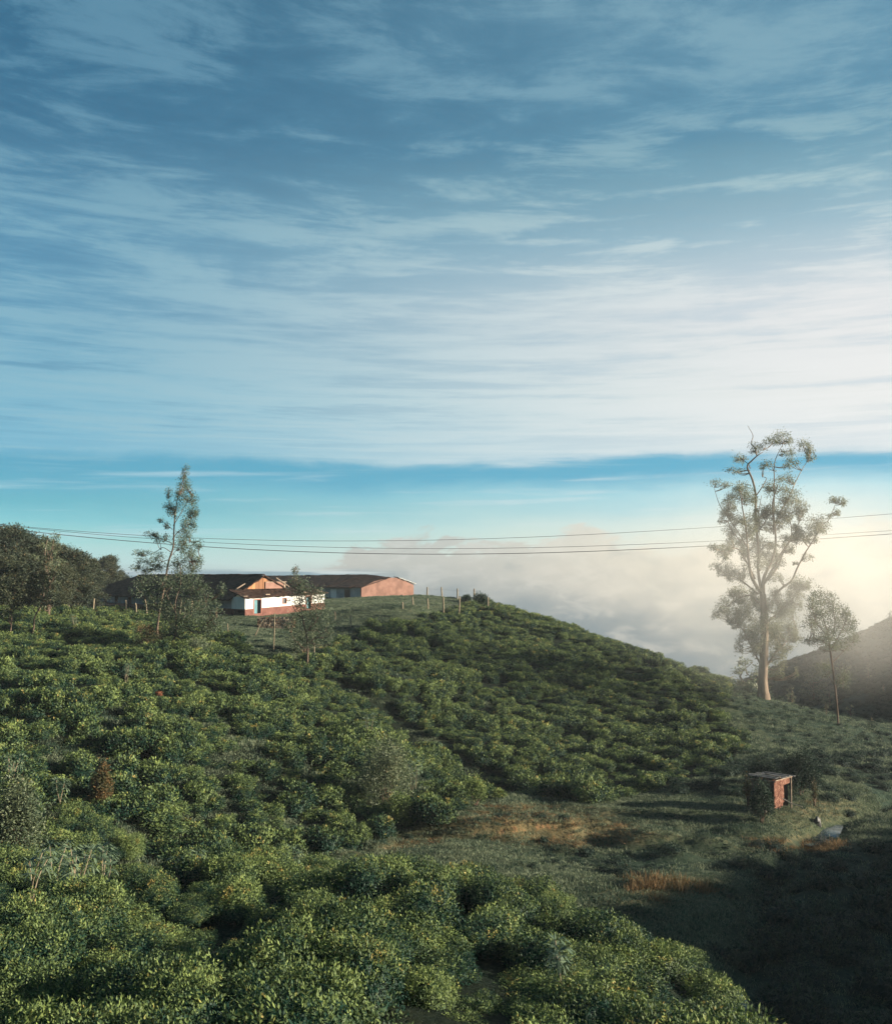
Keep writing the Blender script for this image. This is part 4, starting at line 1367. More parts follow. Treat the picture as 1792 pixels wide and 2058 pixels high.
big_limbs = [[(468, 1160, 16), (420, 1050, 13), (385, 960, 11), (370, 850, 8), (355, 700, 6), (335, 560, 4), (320, 480, 2.5)],
             [(472, 1150, 17), (480, 1050, 14), (520, 960, 11), (540, 850, 9), (543, 700, 7), (530, 560, 5), (560, 440, 3)],
             [(465, 1150, 13), (450, 1000, 11), (445, 880, 10), (437, 780, 9.5), (425, 610, 9), (430, 500, 8.5), (402, 400, 8), (385, 320, 7), (408, 270, 6), (435, 232, 4), (470, 205, 2)],
             [(430, 240, 5), (412, 195, 4), (400, 155, 3.5), (398, 110, 2.5), (386, 50, 1.5)],
             [(388, 325, 4), (370, 295, 3), (335, 275, 2), (308, 262, 1.5)],
             [(500, 1060, 11), (560, 960, 9), (620, 850, 7.5), (680, 760, 5), (705, 690, 3.5), (740, 600, 2)],
             [(482, 1080, 10), (560, 930, 8), (600, 880, 6), (640, 800, 5), (650, 720, 4), (640, 620, 2)],
             [(540, 1165, 10), (600, 1110, 9), (650, 1070, 8), (700, 980, 7), (740, 880, 6), (800, 800, 4.5), (860, 720, 3.5), (905, 655, 2.5), (945, 590, 1.8), (960, 545, 1.2)],
             [(545, 700, 6), (600, 600, 5), (650, 500, 4), (690, 410, 3.2), (740, 320, 2.4), (775, 250, 1.4)],
             [(541, 760, 6), (545, 560, 5), (540, 400, 4), (550, 290, 3), (600, 190, 2), (610, 140, 1.2)],
             [(445, 1210, 9), (380, 1160, 6), (300, 1185, 4), (230, 1230, 2)],
             [(440, 1150, 8), (340, 1070, 6), (270, 1040, 4), (215, 1010, 3), (175, 960, 1.5)],
             [(372, 850, 6), (300, 725, 4.5), (235, 625, 3.5), (185, 555, 2.6), (150, 450, 1.6)],
             [(485, 1640, 9), (550, 1545, 7), (600, 1480, 5), (640, 1440, 3.5), (700, 1400, 2)],
             [(460, 1620, 9), (420, 1550, 7), (370, 1450, 5), (320, 1370, 4), (250, 1330, 2)],
             [(440, 740, 6), (470, 680, 4.5), (500, 640, 3.5), (520, 590, 2)],
             [(447, 760, 4), (455, 620, 3), (460, 500, 1.5)],
             [(430, 500, 5), (455, 465, 4), (490, 400, 3), (470, 385, 2)],
             [(480, 1350, 9), (600, 1250, 6), (690, 1140, 4), (725, 1080, 2)],
             [(420, 1050, 8), (330, 900, 5), (280, 850, 4), (225, 900, 3), (190, 860, 2)],
             [(385, 960, 7), (330, 820, 5), (250, 700, 3.5), (240, 600, 2)]]
_re = np.random.default_rng(77)
for lb in big_limbs:
    q_ = smooth_line([(x, y, 0) for x, y, r__ in lb], 3)
    for (x, y, _) in q_[len(q_) // 3:]:
        if 560 < y < 1480 and _re.uniform() < 0.55:
            big_clumps.append((x + _re.normal(0, 26), y - 8 + _re.normal(0, 18), _re.uniform(22, 42), _re.uniform(18, 30)))
for _ in range(14):
    big_clumps.append((480 + _re.normal(0, 90), _re.uniform(1130, 1560), _re.uniform(30, 60), _re.uniform(28, 48)))
traced_tree('eucalyptus_tree', 'tall old eucalyptus with many pale limbs and umbrella leaf clumps on the ridge', 'tree', K4, 107, big_trunk, big_limbs, big_clumps, M['gum'], M['gum_bark'],
            0.24, 0.06, 560, droop=0.8, dome=True, spread=4.0, puff=1.0, seed=3, twigs=7)
traced_tree('slender_tree', 'slender bare-stemmed tree with airy round crown right of the eucalyptus', 'tree', K4, 98,
            [(967, 2040, 9), (955, 1850, 8), (930, 1650, 7.5), (910, 1500, 7), (885, 1400, 5), (870, 1280, 3), (850, 1150, 1.5)],
            [[(915, 1520, 5), (970, 1430, 4), (1010, 1330, 2), (1020, 1270, 1)], [(905, 1480, 5), (940, 1370, 4), (930, 1220, 1.5)], [(905, 1490, 4), (850, 1450, 3), (780, 1440, 1.5)], [(890, 1420, 4), (820, 1340, 3), (790, 1250, 1.5)],
             [(925, 1600, 3), (980, 1540, 2), (1060, 1470, 1)], [(950, 1780, 3), (980, 1700, 2), (1020, 1660, 1)], [(945, 1760, 3), (900, 1700, 2), (860, 1620, 1)]],
            [(835, 1140, 35, 32), (880, 1170, 50, 38), (800, 1210, 40, 45), (930, 1220, 60, 45), (860, 1250, 80, 55), (970, 1280, 60, 55), (1010, 1280, 25, 36), (800, 1300, 60, 44), (900, 1340, 90, 50), (1010, 1350, 60, 50),
             (1060, 1350, 26, 45), (780, 1360, 40, 36), (850, 1430, 80, 42), (960, 1430, 90, 44), (790, 1465, 45, 22), (1040, 1430, 50, 40), (900, 1500, 60, 22), (985, 1500, 60, 26), (860, 1650, 45, 50), (1000, 1700, 50, 55)],
            M['gum'], M['bark'], 0.20, 0.065, 420, droop=0.0, dome=False, spread=2.6, puff=1.15, seed=5, twigs=5, up=0.3, shell=0.3)
traced_tree('silver_oak_tree', 'tall leaning feathery tree with spire top before the long house', 'tree', K1, 92,
            [(1262, 1400, 11), (1300, 1240, 10), (1330, 1050, 9.5), (1358, 880, 9), (1376, 750, 8), (1386, 600, 7), (1402, 480, 5.5), (1440, 330, 4), (1475, 200, 2.5), (1495, 105, 1)],
            [[(1378, 720, 4), (1340, 690, 3), (1290, 685, 2.5), (1215, 645, 1.2)], [(1370, 790, 4), (1330, 765, 3), (1250, 790, 2.4), (1160, 815, 2), (1095, 805, 1)], [(1362, 850, 4), (1310, 860, 3), (1250, 900, 2.4), (1160, 935, 1.8), (1090, 925, 1)],
             [(1386, 610, 3), (1340, 570, 2.4), (1270, 525, 1)], [(1390, 580, 4), (1440, 500, 3), (1500, 410, 2), (1550, 340, 1)], [(1382, 690, 4), (1440, 650, 3), (1510, 570, 2), (1560, 480, 1)],
             [(1400, 490, 3), (1360, 400, 2), (1350, 320, 1)], [(1366, 830, 3), (1430, 760, 2.4), (1520, 720, 1.8), (1590, 700, 1)], [(1355, 910, 3), (1440, 880, 2.4), (1540, 860, 1.8), (1605, 830, 1)]],
            [(1492, 145, 26, 45), (1470, 220, 36, 36), (1512, 260, 22, 40), (1360, 320, 26, 36), (1435, 290, 34, 44), (1490, 320, 40, 50), (1555, 360, 26, 55), (1345, 410, 34, 36), (1425, 410, 44, 50), (1510, 450, 50, 60),
             (1560, 470, 22, 60), (1380, 480, 34, 36), (1500, 560, 44, 50), (1540, 570, 28, 45), (1290, 535, 26, 14), (1335, 575, 26, 22), (1210, 645, 44, 26), (1275, 672, 44, 28), (1335, 680, 26, 24), (1465, 660, 50, 42),
             (1515, 640, 36, 36), (1585, 720, 36, 42), (1440, 750, 50, 50), (1520, 780, 50, 50), (1110, 805, 40, 20), (1170, 800, 40, 18), (1210, 860, 50, 28), (1270, 820, 44, 22), (1130, 858, 34, 18), (1440, 860, 60, 42),
             (1540, 870, 60, 55), (1600, 860, 24, 42), (1085, 915, 34, 22), (1150, 940, 50, 22), (1225, 912, 50, 28), (1300, 905, 44, 30), (1450, 925, 50, 34), (1560, 930, 44, 34)],
            M['oak'], M['bark'], 0.19, 0.05, 620, droop=0.1, dome=False, spread=1.6, puff=1.22, seed=8, twigs=4, shell=0.2)
traced_tree('bushy_tree', 'broad bushy olive and brown tree hiding the middle of the long house', 'tree', K1, 84,
            [(1375, 1650, 10), (1392, 1500, 9), (1405, 1380, 8), (1415, 1200, 6), (1440, 1050, 4), (1460, 880, 2)],
            [[(1400, 1420, 6), (1330, 1330, 4), (1240, 1200, 3), (1180, 1080, 1.5)], [(1404, 1380, 6), (1500, 1300, 4), (1620, 1220, 2.5), (1680, 1180, 1.5)], [(1410, 1300, 5), (1520, 1150, 3.5), (1600, 1060, 2)],
             [(1395, 1480, 5), (1520, 1420, 3.5), (1660, 1360, 2), (1740, 1320, 1.2)], [(1410, 1280, 4), (1340, 1150, 3), (1300, 1030, 1.5)]],
            [(1150, 1070, 80, 66), (1250, 1045, 76, 66), (1340, 1030, 60, 50), (1430, 1045, 90, 70), (1545, 1040, 80, 66), (1625, 1100, 66, 52), (1400, 1170, 110, 70), (1560, 1200, 110, 70), (1690, 1200, 70, 60), (1480, 1290, 120, 70),
             (1640, 1310, 100, 76), (1740, 1340, 55, 50), (1775, 1090, 28, 40), (1200, 1180, 70, 64), (1300, 1270, 80, 66), (1380, 1360, 90, 50), (1560, 1400, 100, 50), (1700, 1420, 60, 40)],
            M['oak'], M['bark'], 0.18, 0.065, 430, droop=0.1, dome=False, spread=2.0, puff=1.3, seed=12, twigs=4, shell=0.2)
traced_tree('brown_leaved_tree', 'small rusty brown tree in the tea at the foot of the leaning tree', 'tree', K1, 83,
            [(1205, 1680, 5), (1200, 1600, 4), (1190, 1500, 3), (1180, 1400, 2)], [[(1200, 1600, 3), (1240, 1540, 2), (1260, 1480, 1)], [(1195, 1560, 3), (1150, 1480, 2), (1130, 1420, 1)]],
            [(1150, 1400, 60, 50), (1190, 1450, 80, 60), (1240, 1500, 60, 55), (1140, 1500, 60, 50), (1210, 1570, 60, 44), (1290, 1430, 40, 40)],
            M['rust_leaf'], M['bark'], 0.16, 0.07, 420, droop=0.1, dome=False, spread=1.0, seed=14, twigs=3, shell=0.2)
traced_tree('young_tree', 'young pointed green tree in front of the white house right end', 'tree', K2, 86,
            [(1507, 765, 9), (1500, 620, 8), (1495, 500, 7), (1470, 380, 5), (1445, 260, 3.5), (1428, 105, 1)],
            [[(1498, 560, 4), (1560, 480, 3), (1610, 400, 1.5)], [(1490, 480, 4), (1440, 420, 3), (1410, 340, 1)], [(1480, 400, 4), (1530, 330, 2.5), (1570, 270, 1)], [(1502, 640, 4), (1580, 580, 3), (1650, 540, 1.5)], [(1502, 680, 3), (1440, 620, 2), (1400, 560, 1)]],
            [(1430, 135, 20, 34), (1450, 200, 44, 40), (1395, 205, 22, 16), (1480, 250, 50, 40), (1550, 258, 50, 24), (1430, 262, 50, 30), (1590, 290, 36, 36), (1500, 320, 60, 36), (1440, 330, 50, 45), (1600, 345, 36, 45),
             (1540, 400, 66, 50), (1450, 430, 70, 45), (1600, 430, 70, 50), (1500, 500, 100, 50), (1410, 510, 50, 45), (1630, 520, 70, 50), (1560, 590, 110, 42), (1440, 590, 60, 50), (1660, 590, 30, 40), (1500, 640, 60, 30)],
            M['oak'], M['bark'], 0.17, 0.055, 480, droop=0.1, dome=False, spread=1.5, puff=1.2, seed=17, twigs=4, shell=0.2)
traced_tree('thin_tree', 'thin dark-stemmed tree at the far left edge, nearer than the wood', 'tree', K1, 84,
            [(72, 1515, 8), (90, 1380, 7), (98, 1240, 6), (115, 1100, 4), (125, 950, 2)],
            [[(97, 1260, 3), (60, 1150, 2), (30, 1050, 1)], [(100, 1220, 3), (160, 1120, 2), (190, 1020, 1)]],
            [(120, 930, 50, 60), (60, 1020, 60, 60), (160, 1020, 60, 60), (100, 1110, 90, 60), (30, 1120, 50, 60), (180, 1130, 50, 60), (110, 1190, 90, 50), (60, 1240, 50, 40)],
            M['wood_leaf'], M['bark'], 0.20, 0.08, 750, droop=0.1, dome=False, spread=1.5, seed=19, twigs=4, shell=0.2)
traced_tree('thin_tree', 'thin leaning dark-stemmed tree just right of the edge tree, before the wood', 'tree', K1, 84,
            [(243, 1505, 9), (265, 1400, 8), (300, 1290, 7), (330, 1200, 6), (345, 1050, 4), (355, 900, 2)],
            [[(330, 1200, 4), (390, 1100, 2.5), (430, 1000, 1)], [(335, 1150, 4), (290, 1050, 2.5), (270, 960, 1)], [(300, 1290, 3), (240, 1200, 2), (220, 1130, 1)]],
            [(350, 880, 50, 60), (300, 960, 60, 60), (410, 970, 60, 60), (350, 1040, 90, 60), (270, 1080, 60, 60), (430, 1080, 60, 60), (340, 1140, 90, 55), (250, 1170, 50, 40), (430, 1170, 60, 50)],
            M['wood_leaf'], M['bark'], 0.20, 0.08, 750, droop=0.1, dome=False, spread=1.5, seed=23, twigs=4, shell=0.2)


# wood on the left: four crown forms, each tree a thing
def free_tree(seed, H, R, crown_lo=0.12, n=34, leafmat='wood_leaf', dens=330, L=0.26, W=0.11, dome=True):
    rng = np.random.default_rng(seed)
    tr_, cr = MB(), MB()
    p = smooth_line([np.array((0, 0, -0.8)), np.array((rng.uniform(-.3, .3), rng.uniform(-.3, .3), H * 0.35)), np.array((rng.uniform(-.6, .6), rng.uniform(-.6, .6), H * 0.7)), np.array((rng.uniform(-.5, .5), 0, H * 0.93))])
    r = np.linspace(H * 0.022, H * 0.004, len(p))
    tr_.tube(p, r, 7)
    for k in range(n):
        zf = crown_lo + (0.95 - crown_lo) * (k + 0.5) / n
        rr_ = R * math.sqrt(max(0.05, 1 - ((zf - 0.55) / 0.5) ** 2)) * rng.uniform(0.35, 0.95)
        a = k * 2.4 + rng.uniform(-.5, .5)
        c = np.array((math.cos(a) * rr_, math.sin(a) * rr_, zf * H))
        s_ = R * rng.uniform(0.26, 0.44)
        clump(cr, c, (s_, s_, s_ * 0.75), int(dens * s_ * s_ * 2.2), rng, L, W, 0.2, dome, 0, 0.3)
        st_ = np.array((0, 0, max(0.1, zf - 0.18) * H))
        tr_.tube(smooth_line([st_, st_ * 0.5 + c * 0.5 + (0, 0, -0.3), c], 3), np.linspace(0.07, 0.02, 7), 5, cap=False)
    return tr_.mesh('trunk', M['bark'], smooth=True), cr.mesh('crown', M[leafmat])


forms = [free_tree(31, 9, 3.2), free_tree(32, 8, 3.4, 0.15), free_tree(33, 10, 2.6, 0.2), free_tree(34, 7, 2.8, 0.1)]
spire = free_tree(36, 10, 1.5, 0.15, 20, 'oak', 170, 0.22, 0.08, False)


def put_tree(name, form, px, d, top_py, label, group=None, cat='tree', foot_py=None, base_h=9.0, wide=1.0, rot=None, zoff=0.0, cols=None):
    x = P(px, 1200, d)[0]
    z = hz(x, d) + zoff
    topz_ = P(px, top_py, d)[2]
    s = (topz_ - z) / base_h
    t = thing(name, label, cat, (x, d, z), group)
    rz = random.uniform(0, 6.28) if rot is None else rot
    inst(form[0], 'trunk', t, (0, 0, 0), (0, 0, rz), (s * wide, s * wide, s))
    inst(form[1], 'crown', t, (0, 0, 0), (0, 0, rz), (s * wide, s * wide, s))
    return t


wood = [(-30, 120, 1062, 0), (8, 112, 1062, 2), (32, 120, 1072, 0), (60, 124, 1086, 1), (84, 116, 1095, 2), (112, 128, 1100, 0), (136, 122, 1112, 1), (160, 132, 1122, 0), (182, 160, 1128, 2), (214, 170, 1121, 0), (236, 176, 1150, 3),
        (20, 104, 1120, 3), (60, 106, 1130, 3), (105, 108, 1140, 1), (150, 116, 1145, 3), (172, 130, 1150, 1), (-60, 110, 1080, 1), (190, 166, 1150, 3)]
HH = [9, 8, 10, 7]
wl_lab = ['dark woodland tree at the left picture edge, cut by it', 'tall dark round-topped tree near the left edge of the wood', 'dark tree with a bumpy top left of the pointed tree in the wood', 'dense tree just left of the pointed tree in the wood',
          'dark tree under the pointed tree of the wood', 'dark tree directly right of the pointed tree in the wood', 'mid-sized tree in the middle of the wood skyline', 'lower dark tree in the right half of the wood skyline',
          'dark tree left of the round tree ending the wood', 'round-topped tree with brown right side ending the wood', 'small tree beyond the right end of the wood, beside the long roof', 'low olive tree in front of the wood at the far left',
          'low brownish tree in front row of the wood between the thin stems', 'low bushy brown tree in front of the middle of the wood', 'low round tree before the right half of the wood', 'low tree before the right half of the wood, nearest the long roof',
          'tree beyond the left edge of the wood', 'short tree at the foot of the round tree ending the wood']
for k, (px, d, ty, fk) in enumerate(wood):
    put_tree('woodland_tree', forms[fk], px, d, ty, wl_lab[k], 'trees of the wood on the left', base_h=HH[fk] * 0.98, wide=random.uniform(0.85, 1.1))
put_tree('pointed_tree', spire, 97, 100, 1064, 'slim pointed pale tree rising above the dark wood', base_h=10)
# behind the ridge and on the far right hill
small = [free_tree(41, 5, 2.0, 0.05, 12, 'oak', 150, 0.24, 0.1), free_tree(42, 6, 1.0, 0.05, 14, 'gum', 170, 0.22, 0.08, False)]
put_tree('hillside_tree', small[0], 1500, 128, 1322, 'broad misty tree behind the ridge left of the eucalyptus trunk', base_h=5, wide=1.1, zoff=-1.5)
put_tree('hillside_tree', small[1], 1585, 120, 1378, 'slim dim tree on the dark slope right of the eucalyptus trunk', base_h=6)
put_tree('hillside_tree', small[1], 1655, 106, 1410, 'slim dim tree on the dark slope left of the slender stem', base_h=6, wide=1.3)
put_tree('hillside_tree', small[0], 1600, 116, 1420, 'low dim tree in the dip behind the ridge end', base_h=5)
put_tree('hillside_tree', small[1], 1745, 112, 1440, 'dim tree near the right edge below the dark hill', base_h=6, wide=1.4)
for px_h, d_h, t_h, lb in [(1700, 125, 1415, 'dim tree on the dark slope between slender stem and right edge'), (1690, 170, 1318, 'dim tree high on the dark right hill, left one'), (1740, 165, 1330, 'dim tree high on the dark right hill, middle one'),
                           (1630, 160, 1352, 'dim round tree low on the dark right hill'), (1770, 140, 1375, 'dim tree at the right edge midway up the dark hill'), (1660, 145, 1385, 'dim round tree above the dip on the dark right hill')]:
    put_tree('hillside_tree', small[0 if 'round' in lb else 1], px_h, d_h, t_h, lb, base_h=5 if 'round' in lb else 6, wide=1.3)
put_tree('hilltop_tree', small[1], 1787, 193, 1226, 'tiny lone tree on the crest of the far right hill', base_h=6, wide=1.6)
put_tree('hilltop_bush', small[0], 1615, 212, 1322, 'small bush on the crest of the far right hill, left part', base_h=5, cat='bush')

# shrubs -----------------------------------------------------------
def shrub(name, label, px, py, d, w_px, h_px, material, seed, n=4000, L=0.12, W=0.05, lobes=9, cat='shrub', dome=True):
    rng = np.random.default_rng(seed)
    mpp = d / F
    c = P(px, py, d)
    R_, H_ = w_px * mpp / 2, h_px * mpp
    zg = hz(c[0], c[1])
    t = thing(name, label, cat, (c[0], c[1], zg))
    top = P(px, py - h_px, d)[2]
    H_ = top - zg
    m_ = MB()
    st_ = MB()
    for k in range(lobes):
        a = k * 2.4
        rr_ = R_ * 0.62 * math.sqrt((k + 0.3) / lobes)
        zc = H_ * (0.62 - 0.35 * (k / lobes)) * rng.uniform(0.85, 1.1)
        q = np.array((c[0] + math.cos(a) * rr_, c[1] + math.sin(a) * rr_ * 0.9, zg + zc))
        clump(m_, q, (R_ * 0.5, R_ * 0.5, H_ * 0.42), n // lobes, rng, L, W, 0.1, dome, 0, 0.4)
        st_.tube(smooth_line([(c[0], c[1], zg - 0.3), (c[0] * .6 + q[0] * .4, c[1] * .6 + q[1] * .4, zg + zc * 0.5), q], 3), np.linspace(0.05, 0.015, 7), 4, cap=False)
    st_.build('stems', M['bark'], t)
    m_.build('foliage', material, t)
    return t


shrub('round_bush', 'large round dark bush behind the ruined hut', 1608, 1585, 64, 86, 80, M['scrub'], 51, 14000, 0.13, 0.05)
shrub('leafy_bush', 'dark bush leaning over the left side of the ruined hut', 1530, 1634, 57.9, 50, 60, M['scrub'], 52, 9000)
shrub('leafy_bush', 'dark tall bush behind the ruined hut, left of the round bush', 1530, 1590, 65, 80, 70, M['scrub'], 53, 4000)
shrub('rust_bush', 'small orange brown bush beside the left wall of the hut', 1502, 1588, 60.5, 22, 34, M['rust_leaf'], 54, 900)
shrub('rust_bush', 'small orange brown bush right of the round bush foot', 1636, 1592, 62, 14, 26, M['rust_leaf'], 55, 500)
shrub('shrub', 'tall pale green shrub mass rising from the tea at the foot of the left hill', 775, 1600, 57, 130, 120, M['oak'], 56, 12000, 0.13, 0.05, 16)
shrub('shrub', 'bright green low shrub at the left hill foot beside the meadow', 800, 1640, 54, 80, 46, M['tea'], 57, 5000, 0.1, 0.045)
shrub('shrub', 'yellowish bush at the gully mouth above the meadow', 955, 1618, 58, 56, 60, M['tea'], 58, 4000, 0.1, 0.045)
shrub('shrub', 'small bush right of the gully mouth', 1000, 1612, 60, 34, 26, M['tea'], 59, 1500)
shrub('hilltop_bush', 'dark lumpy bush among fence posts at the hilltop edge', 966, 1216, 148, 40, 24, M['scrub'], 60, 2500, 0.2, 0.1)
shrub('hilltop_bush', 'smaller dark bush left of the lumpy one by the fence', 936, 1212, 150, 26, 17, M['scrub'], 61, 1500, 0.2, 0.1)
shrub('hilltop_bush', 'low flat bush at the foot of the farther fence', 905, 1210, 155, 24, 9, M['scrub'], 62, 900, 0.2, 0.1)
shrub('brown_shrub', 'tall slim rusty shrub in the tea on the left', 203, 1660, 47, 46, 128, M['rust_leaf'], 63, 4000, 0.12, 0.05, 12)
shrub('brown_shrub', 'grey green shrub with rusty top at the left edge', 30, 1730, 38, 110, 170, M['oak'], 64, 9000, 0.12, 0.05, 14)
shrub('shrub', 'spreading dark bush against the terrace left of the small stone wall', 612, 1290, 90, 70, 30, M['oak'], 65, 2500, 0.16, 0.07)
shrub('shrub', 'leafy bush by the brown leaved tree, lower right', 395, 1330, 80, 60, 50, M['oak'], 66, 3000, 0.14, 0.06)


# spiky pale-leaved saplings
def sapling(label, px, py, d, h, n=3, seed=0, spreadm=0.4):
    rng = np.random.default_rng(seed)
    x, y = P(px, py, d)[:2]
    zg = hz(x, y)
    t = thing('pale_sapling', label, 'sapling', (x, y, zg), 'pale drooping-leaved saplings')
    for k in range(n):
        top = np.array((x + rng.uniform(-1, 1) * spreadm, y + rng.uniform(-1, 1) * spreadm, zg + h * rng.uniform(0.8, 1.05)))
        s_ = MB()
        s_.tube(smooth_line([(x + rng.uniform(-.15, .15), y, zg - 0.2), (x * .5 + top[0] * .5, y, zg + h * 0.5), top], 3), np.linspace(0.02, 0.010, 7), 5, cap=False)
        s_.build('stem', M['post'], t)
        l_ = MB()
        for q in range(3):
            m = 13
            a = rng.uniform(0, 6.28, m)
            c = np.repeat((top - np.array((0, 0, q * h * 0.11)))[None], m, 0)
            dr = np.stack([np.cos(a), np.sin(a), np.full(m, 0.5 - q * 0.35)], 1)
            l1 = rng.uniform(0.14, 0.24, m)
            e = c + dr * l1[:, None]
            l_.leaves(c, dr, np.tile((0, 0, 1.0), (m, 1)) + rng.normal(0, .3, (m, 3)), l1 * 1.3, 0.05, rng.uniform(0.4, 1, m))
            dr2 = np.stack([np.cos(a) * 0.9, np.sin(a) * 0.9, np.full(m, -0.55 - 0.25 * q)], 1)
            l_.leaves(e - dr * 0.03, dr2, np.stack([np.cos(a), np.sin(a), np.full(m, 0.5)], 1), rng.uniform(0.15, 0.26, m), 0.045, rng.uniform(0.3, 1, m))
        l_.build('leaf_tuft', M['pale_leaf'], t)
    return t


SAP = [('tallest pale sapling with bare stems, on the near slope crest at left', 152, 1890, 26, 1.9, 5), ('pale sapling rising behind the crest, above the tallest one', 110, 1770, 31, 1.6, 2), ('pale drooping sapling right of the rusty shrub foot', 212, 1780, 31, 1.5, 3),
       ('pale sapling at the left edge of the near crest', 62, 1830, 28, 1.5, 3), ('short pale sapling on the crest, left of the orange tea patch', 375, 1785, 31.5, 1.2, 3), ('pale sapling at the corner of tea and meadow', 580, 1725, 35.5, 1.2, 2),
       ('pale sapling by the grey green shrub at the left edge', 22, 1570, 46, 1.8, 4), ('pale sapling in the tea right of the edge shrub', 120, 1600, 46, 1.4, 2), ('small pale sapling deep in the shaded near slope', 1125, 1920, 22.5, 1.1, 2),
       ('pale sapling in the mid slope tea under the leaning tree', 250, 1425, 66, 2.0, 4), ('pale sapling amid the tea left of the bushy tree', 150, 1295, 90, 2.0, 3), ('pale sapling above the shrub mass', 740, 1478, 66, 2.0, 3),
       ('pale sapling beside the shrub mass, right side', 830, 1560, 60, 2.2, 4)]
for k, (lb, px, py, d, h, n) in enumerate(SAP):
    sapling(lb, px, py, d, h, n, 70 + k)

# ------------------------------------------------------------------ ruined hut
hd = 59.0
HA = P(1556, 1622, hd)                     # near corner foot
HB = P(1588, 1614, hd + 1.1)
mpp = hd / F
zf = hz(HA[0], HA[1])
uh = np.array((HB[0] - HA[0], HB[1] - HA[1])); LH = np.linalg.norm(uh); uh = uh / LH
vh = np.array((-0.93, 0.37)); LV = 1.30
WH = frame_fn((HA[0], HA[1]), uh, vh)
zfoot = P(1556, 1624, hd)[2] - 0.15
ztA, ztB = P(1556, 1568, hd)[2], P(1588, 1562, hd + 1)[2]
hut = thing('ruined_hut', 'small ruined hut with ragged red wall, dark doorway and sagging sheet roof', 'hut', (HA[0], HA[1], zfoot))
rngh = np.random.default_rng(9)
zz_ = np.array((0, 0, 1.0))
wm = MB()
n_ = 8
la = LH * 0.60
for k in range(n_):            # ragged front wall in strips
    a0, a1 = la * k / n_, la * (k + 1) / n_
    ft = zfoot + (0.25 * (k / n_) ** 2) + rngh.uniform(-0.05, 0.12)
    wm.hexa([WH(a0, 0, ft), WH(a1, 0, ft + 0.05), WH(a1, 0.12, ft + 0.05), WH(a0, 0.12, ft), WH(a0, rngh.uniform(-.02, .02), ztA - 0.05), WH(a1, 0, ztA), WH(a1, 0.12, ztA), WH(a0, 0.12, ztA - 0.05)])
wm.hexa([WH(la, 0, ztB - 0.42), WH(LH, 0, ztB - 0.36), WH(LH, 0.12, ztB - 0.36), WH(la, 0.12, ztB - 0.42), WH(la, 0, ztB), WH(LH, 0, ztB + 0.02), WH(LH, 0.12, ztB + 0.02), WH(la, 0.12, ztB)])
wm.build('front_wall', M['hutwall'], hut)
q = MB()
q.box(WH(-0.02, 0.14, zfoot), WH(0.1, 0, 0) - WH(0, 0, 0), WH(0, LV, 0) - WH(0, 0.14, 0), zz_ * (ztA - zfoot - 0.05))
q.box(WH(0.12, LV - 0.1, zfoot), WH(LH - 0.2, 0, 0) - WH(0, 0, 0), WH(0, 0.1, 0) - WH(0, 0, 0), zz_ * (ztA - zfoot))
q.build('side_wall', M['bark'], hut)  # darker than the front: the shade on this side put into the colour
q = MB()
q.box(WH(LH - 0.08, 0.14, zfoot), WH(0.08, 0, 0) - WH(0, 0, 0), WH(0, LV - 0.3, 0) - WH(0, 0.14, 0), zz_ * (ztA - zfoot))
q.build('end_wall', M['bark'], hut)
q = MB()
q.tube([WH(LH, -0.03, zfoot - 0.1), WH(LH + 0.02, -0.03, ztB)], 0.055, 6)
q.build('door_post', M['timber'], hut)
# roof of separate boards and sheets
rz0 = ztA + 0.06
for k in range(9):
    a0 = -0.14 + (LH + 0.24) * k / 9
    q = MB()
    wd = (LH + 0.24) / 9 * rngh.uniform(0.85, 1.1)
    zt_ = rz0 + (ztB - ztA) * k / 9 + rngh.uniform(-0.03, 0.04)
    ang = rngh.uniform(-0.1, 0.1)
    b_0, b_1 = -0.2 + rngh.uniform(-.14, .1), LV + 0.15 + rngh.uniform(-.15, .2)
    q.hexa([WH(a0, b_0, zt_), WH(a0 + wd, b_0, zt_), WH(a0 + wd + ang, b_1, zt_ + 0.10), WH(a0 + ang, b_1, zt_ + 0.10),
            WH(a0, b_0, zt_ + 0.04), WH(a0 + wd, b_0, zt_ + 0.04), WH(a0 + wd + ang, b_1, zt_ + 0.14), WH(a0 + ang, b_1, zt_ + 0.14)])
    q.build('roof_board', M['hutroof'], hut)
q = MB()
q.tube([WH(-0.2, -0.2, rz0 - 0.07), WH(LH + 0.12, -0.2, ztB + 0.04)], 0.03, 6)
q.tube([WH(-0.15, -0.2, rz0 - 0.16), WH(-0.1, LV + 0.15, rz0 - 0.06)], 0.03, 6)
q.tube([WH(0.1, -0.3, rz0 + 0.12), WH(0.5, LV * 0.6, rz0 + 0.2)], 0.035, 6)
q.build('roof_pole', M['timber'], hut)
for lab, a_, b_, r_ in [('pale forked stick leaning left of the ruined hut', P(1504, 1628, 58.5), P(1541, 1594, 58.0), 0.022), ('dark upright stick standing left of the ruined hut', P(1526, 1622, 58.2), P(1523, 1575, 58.4), 0.02),
                        ('short pale branch lying below the hut corner', P(1532, 1622, 57.8), P(1540, 1632, 57.4), 0.06), ('long bleached pole lying against the hut front', P(1572, 1605, 58.6), P(1612, 1622, 57.6), 0.028)]:
    m_ = MB()
    mid = (a_ + b_) / 2 - np.array((0, 0, 0.06))
    m_.tube(smooth_line([a_, mid, b_], 4), np.linspace(r_, r_ * 0.8, 9), 6)
    tag(m_.build('stick', M['branch']), lab, 'stick')


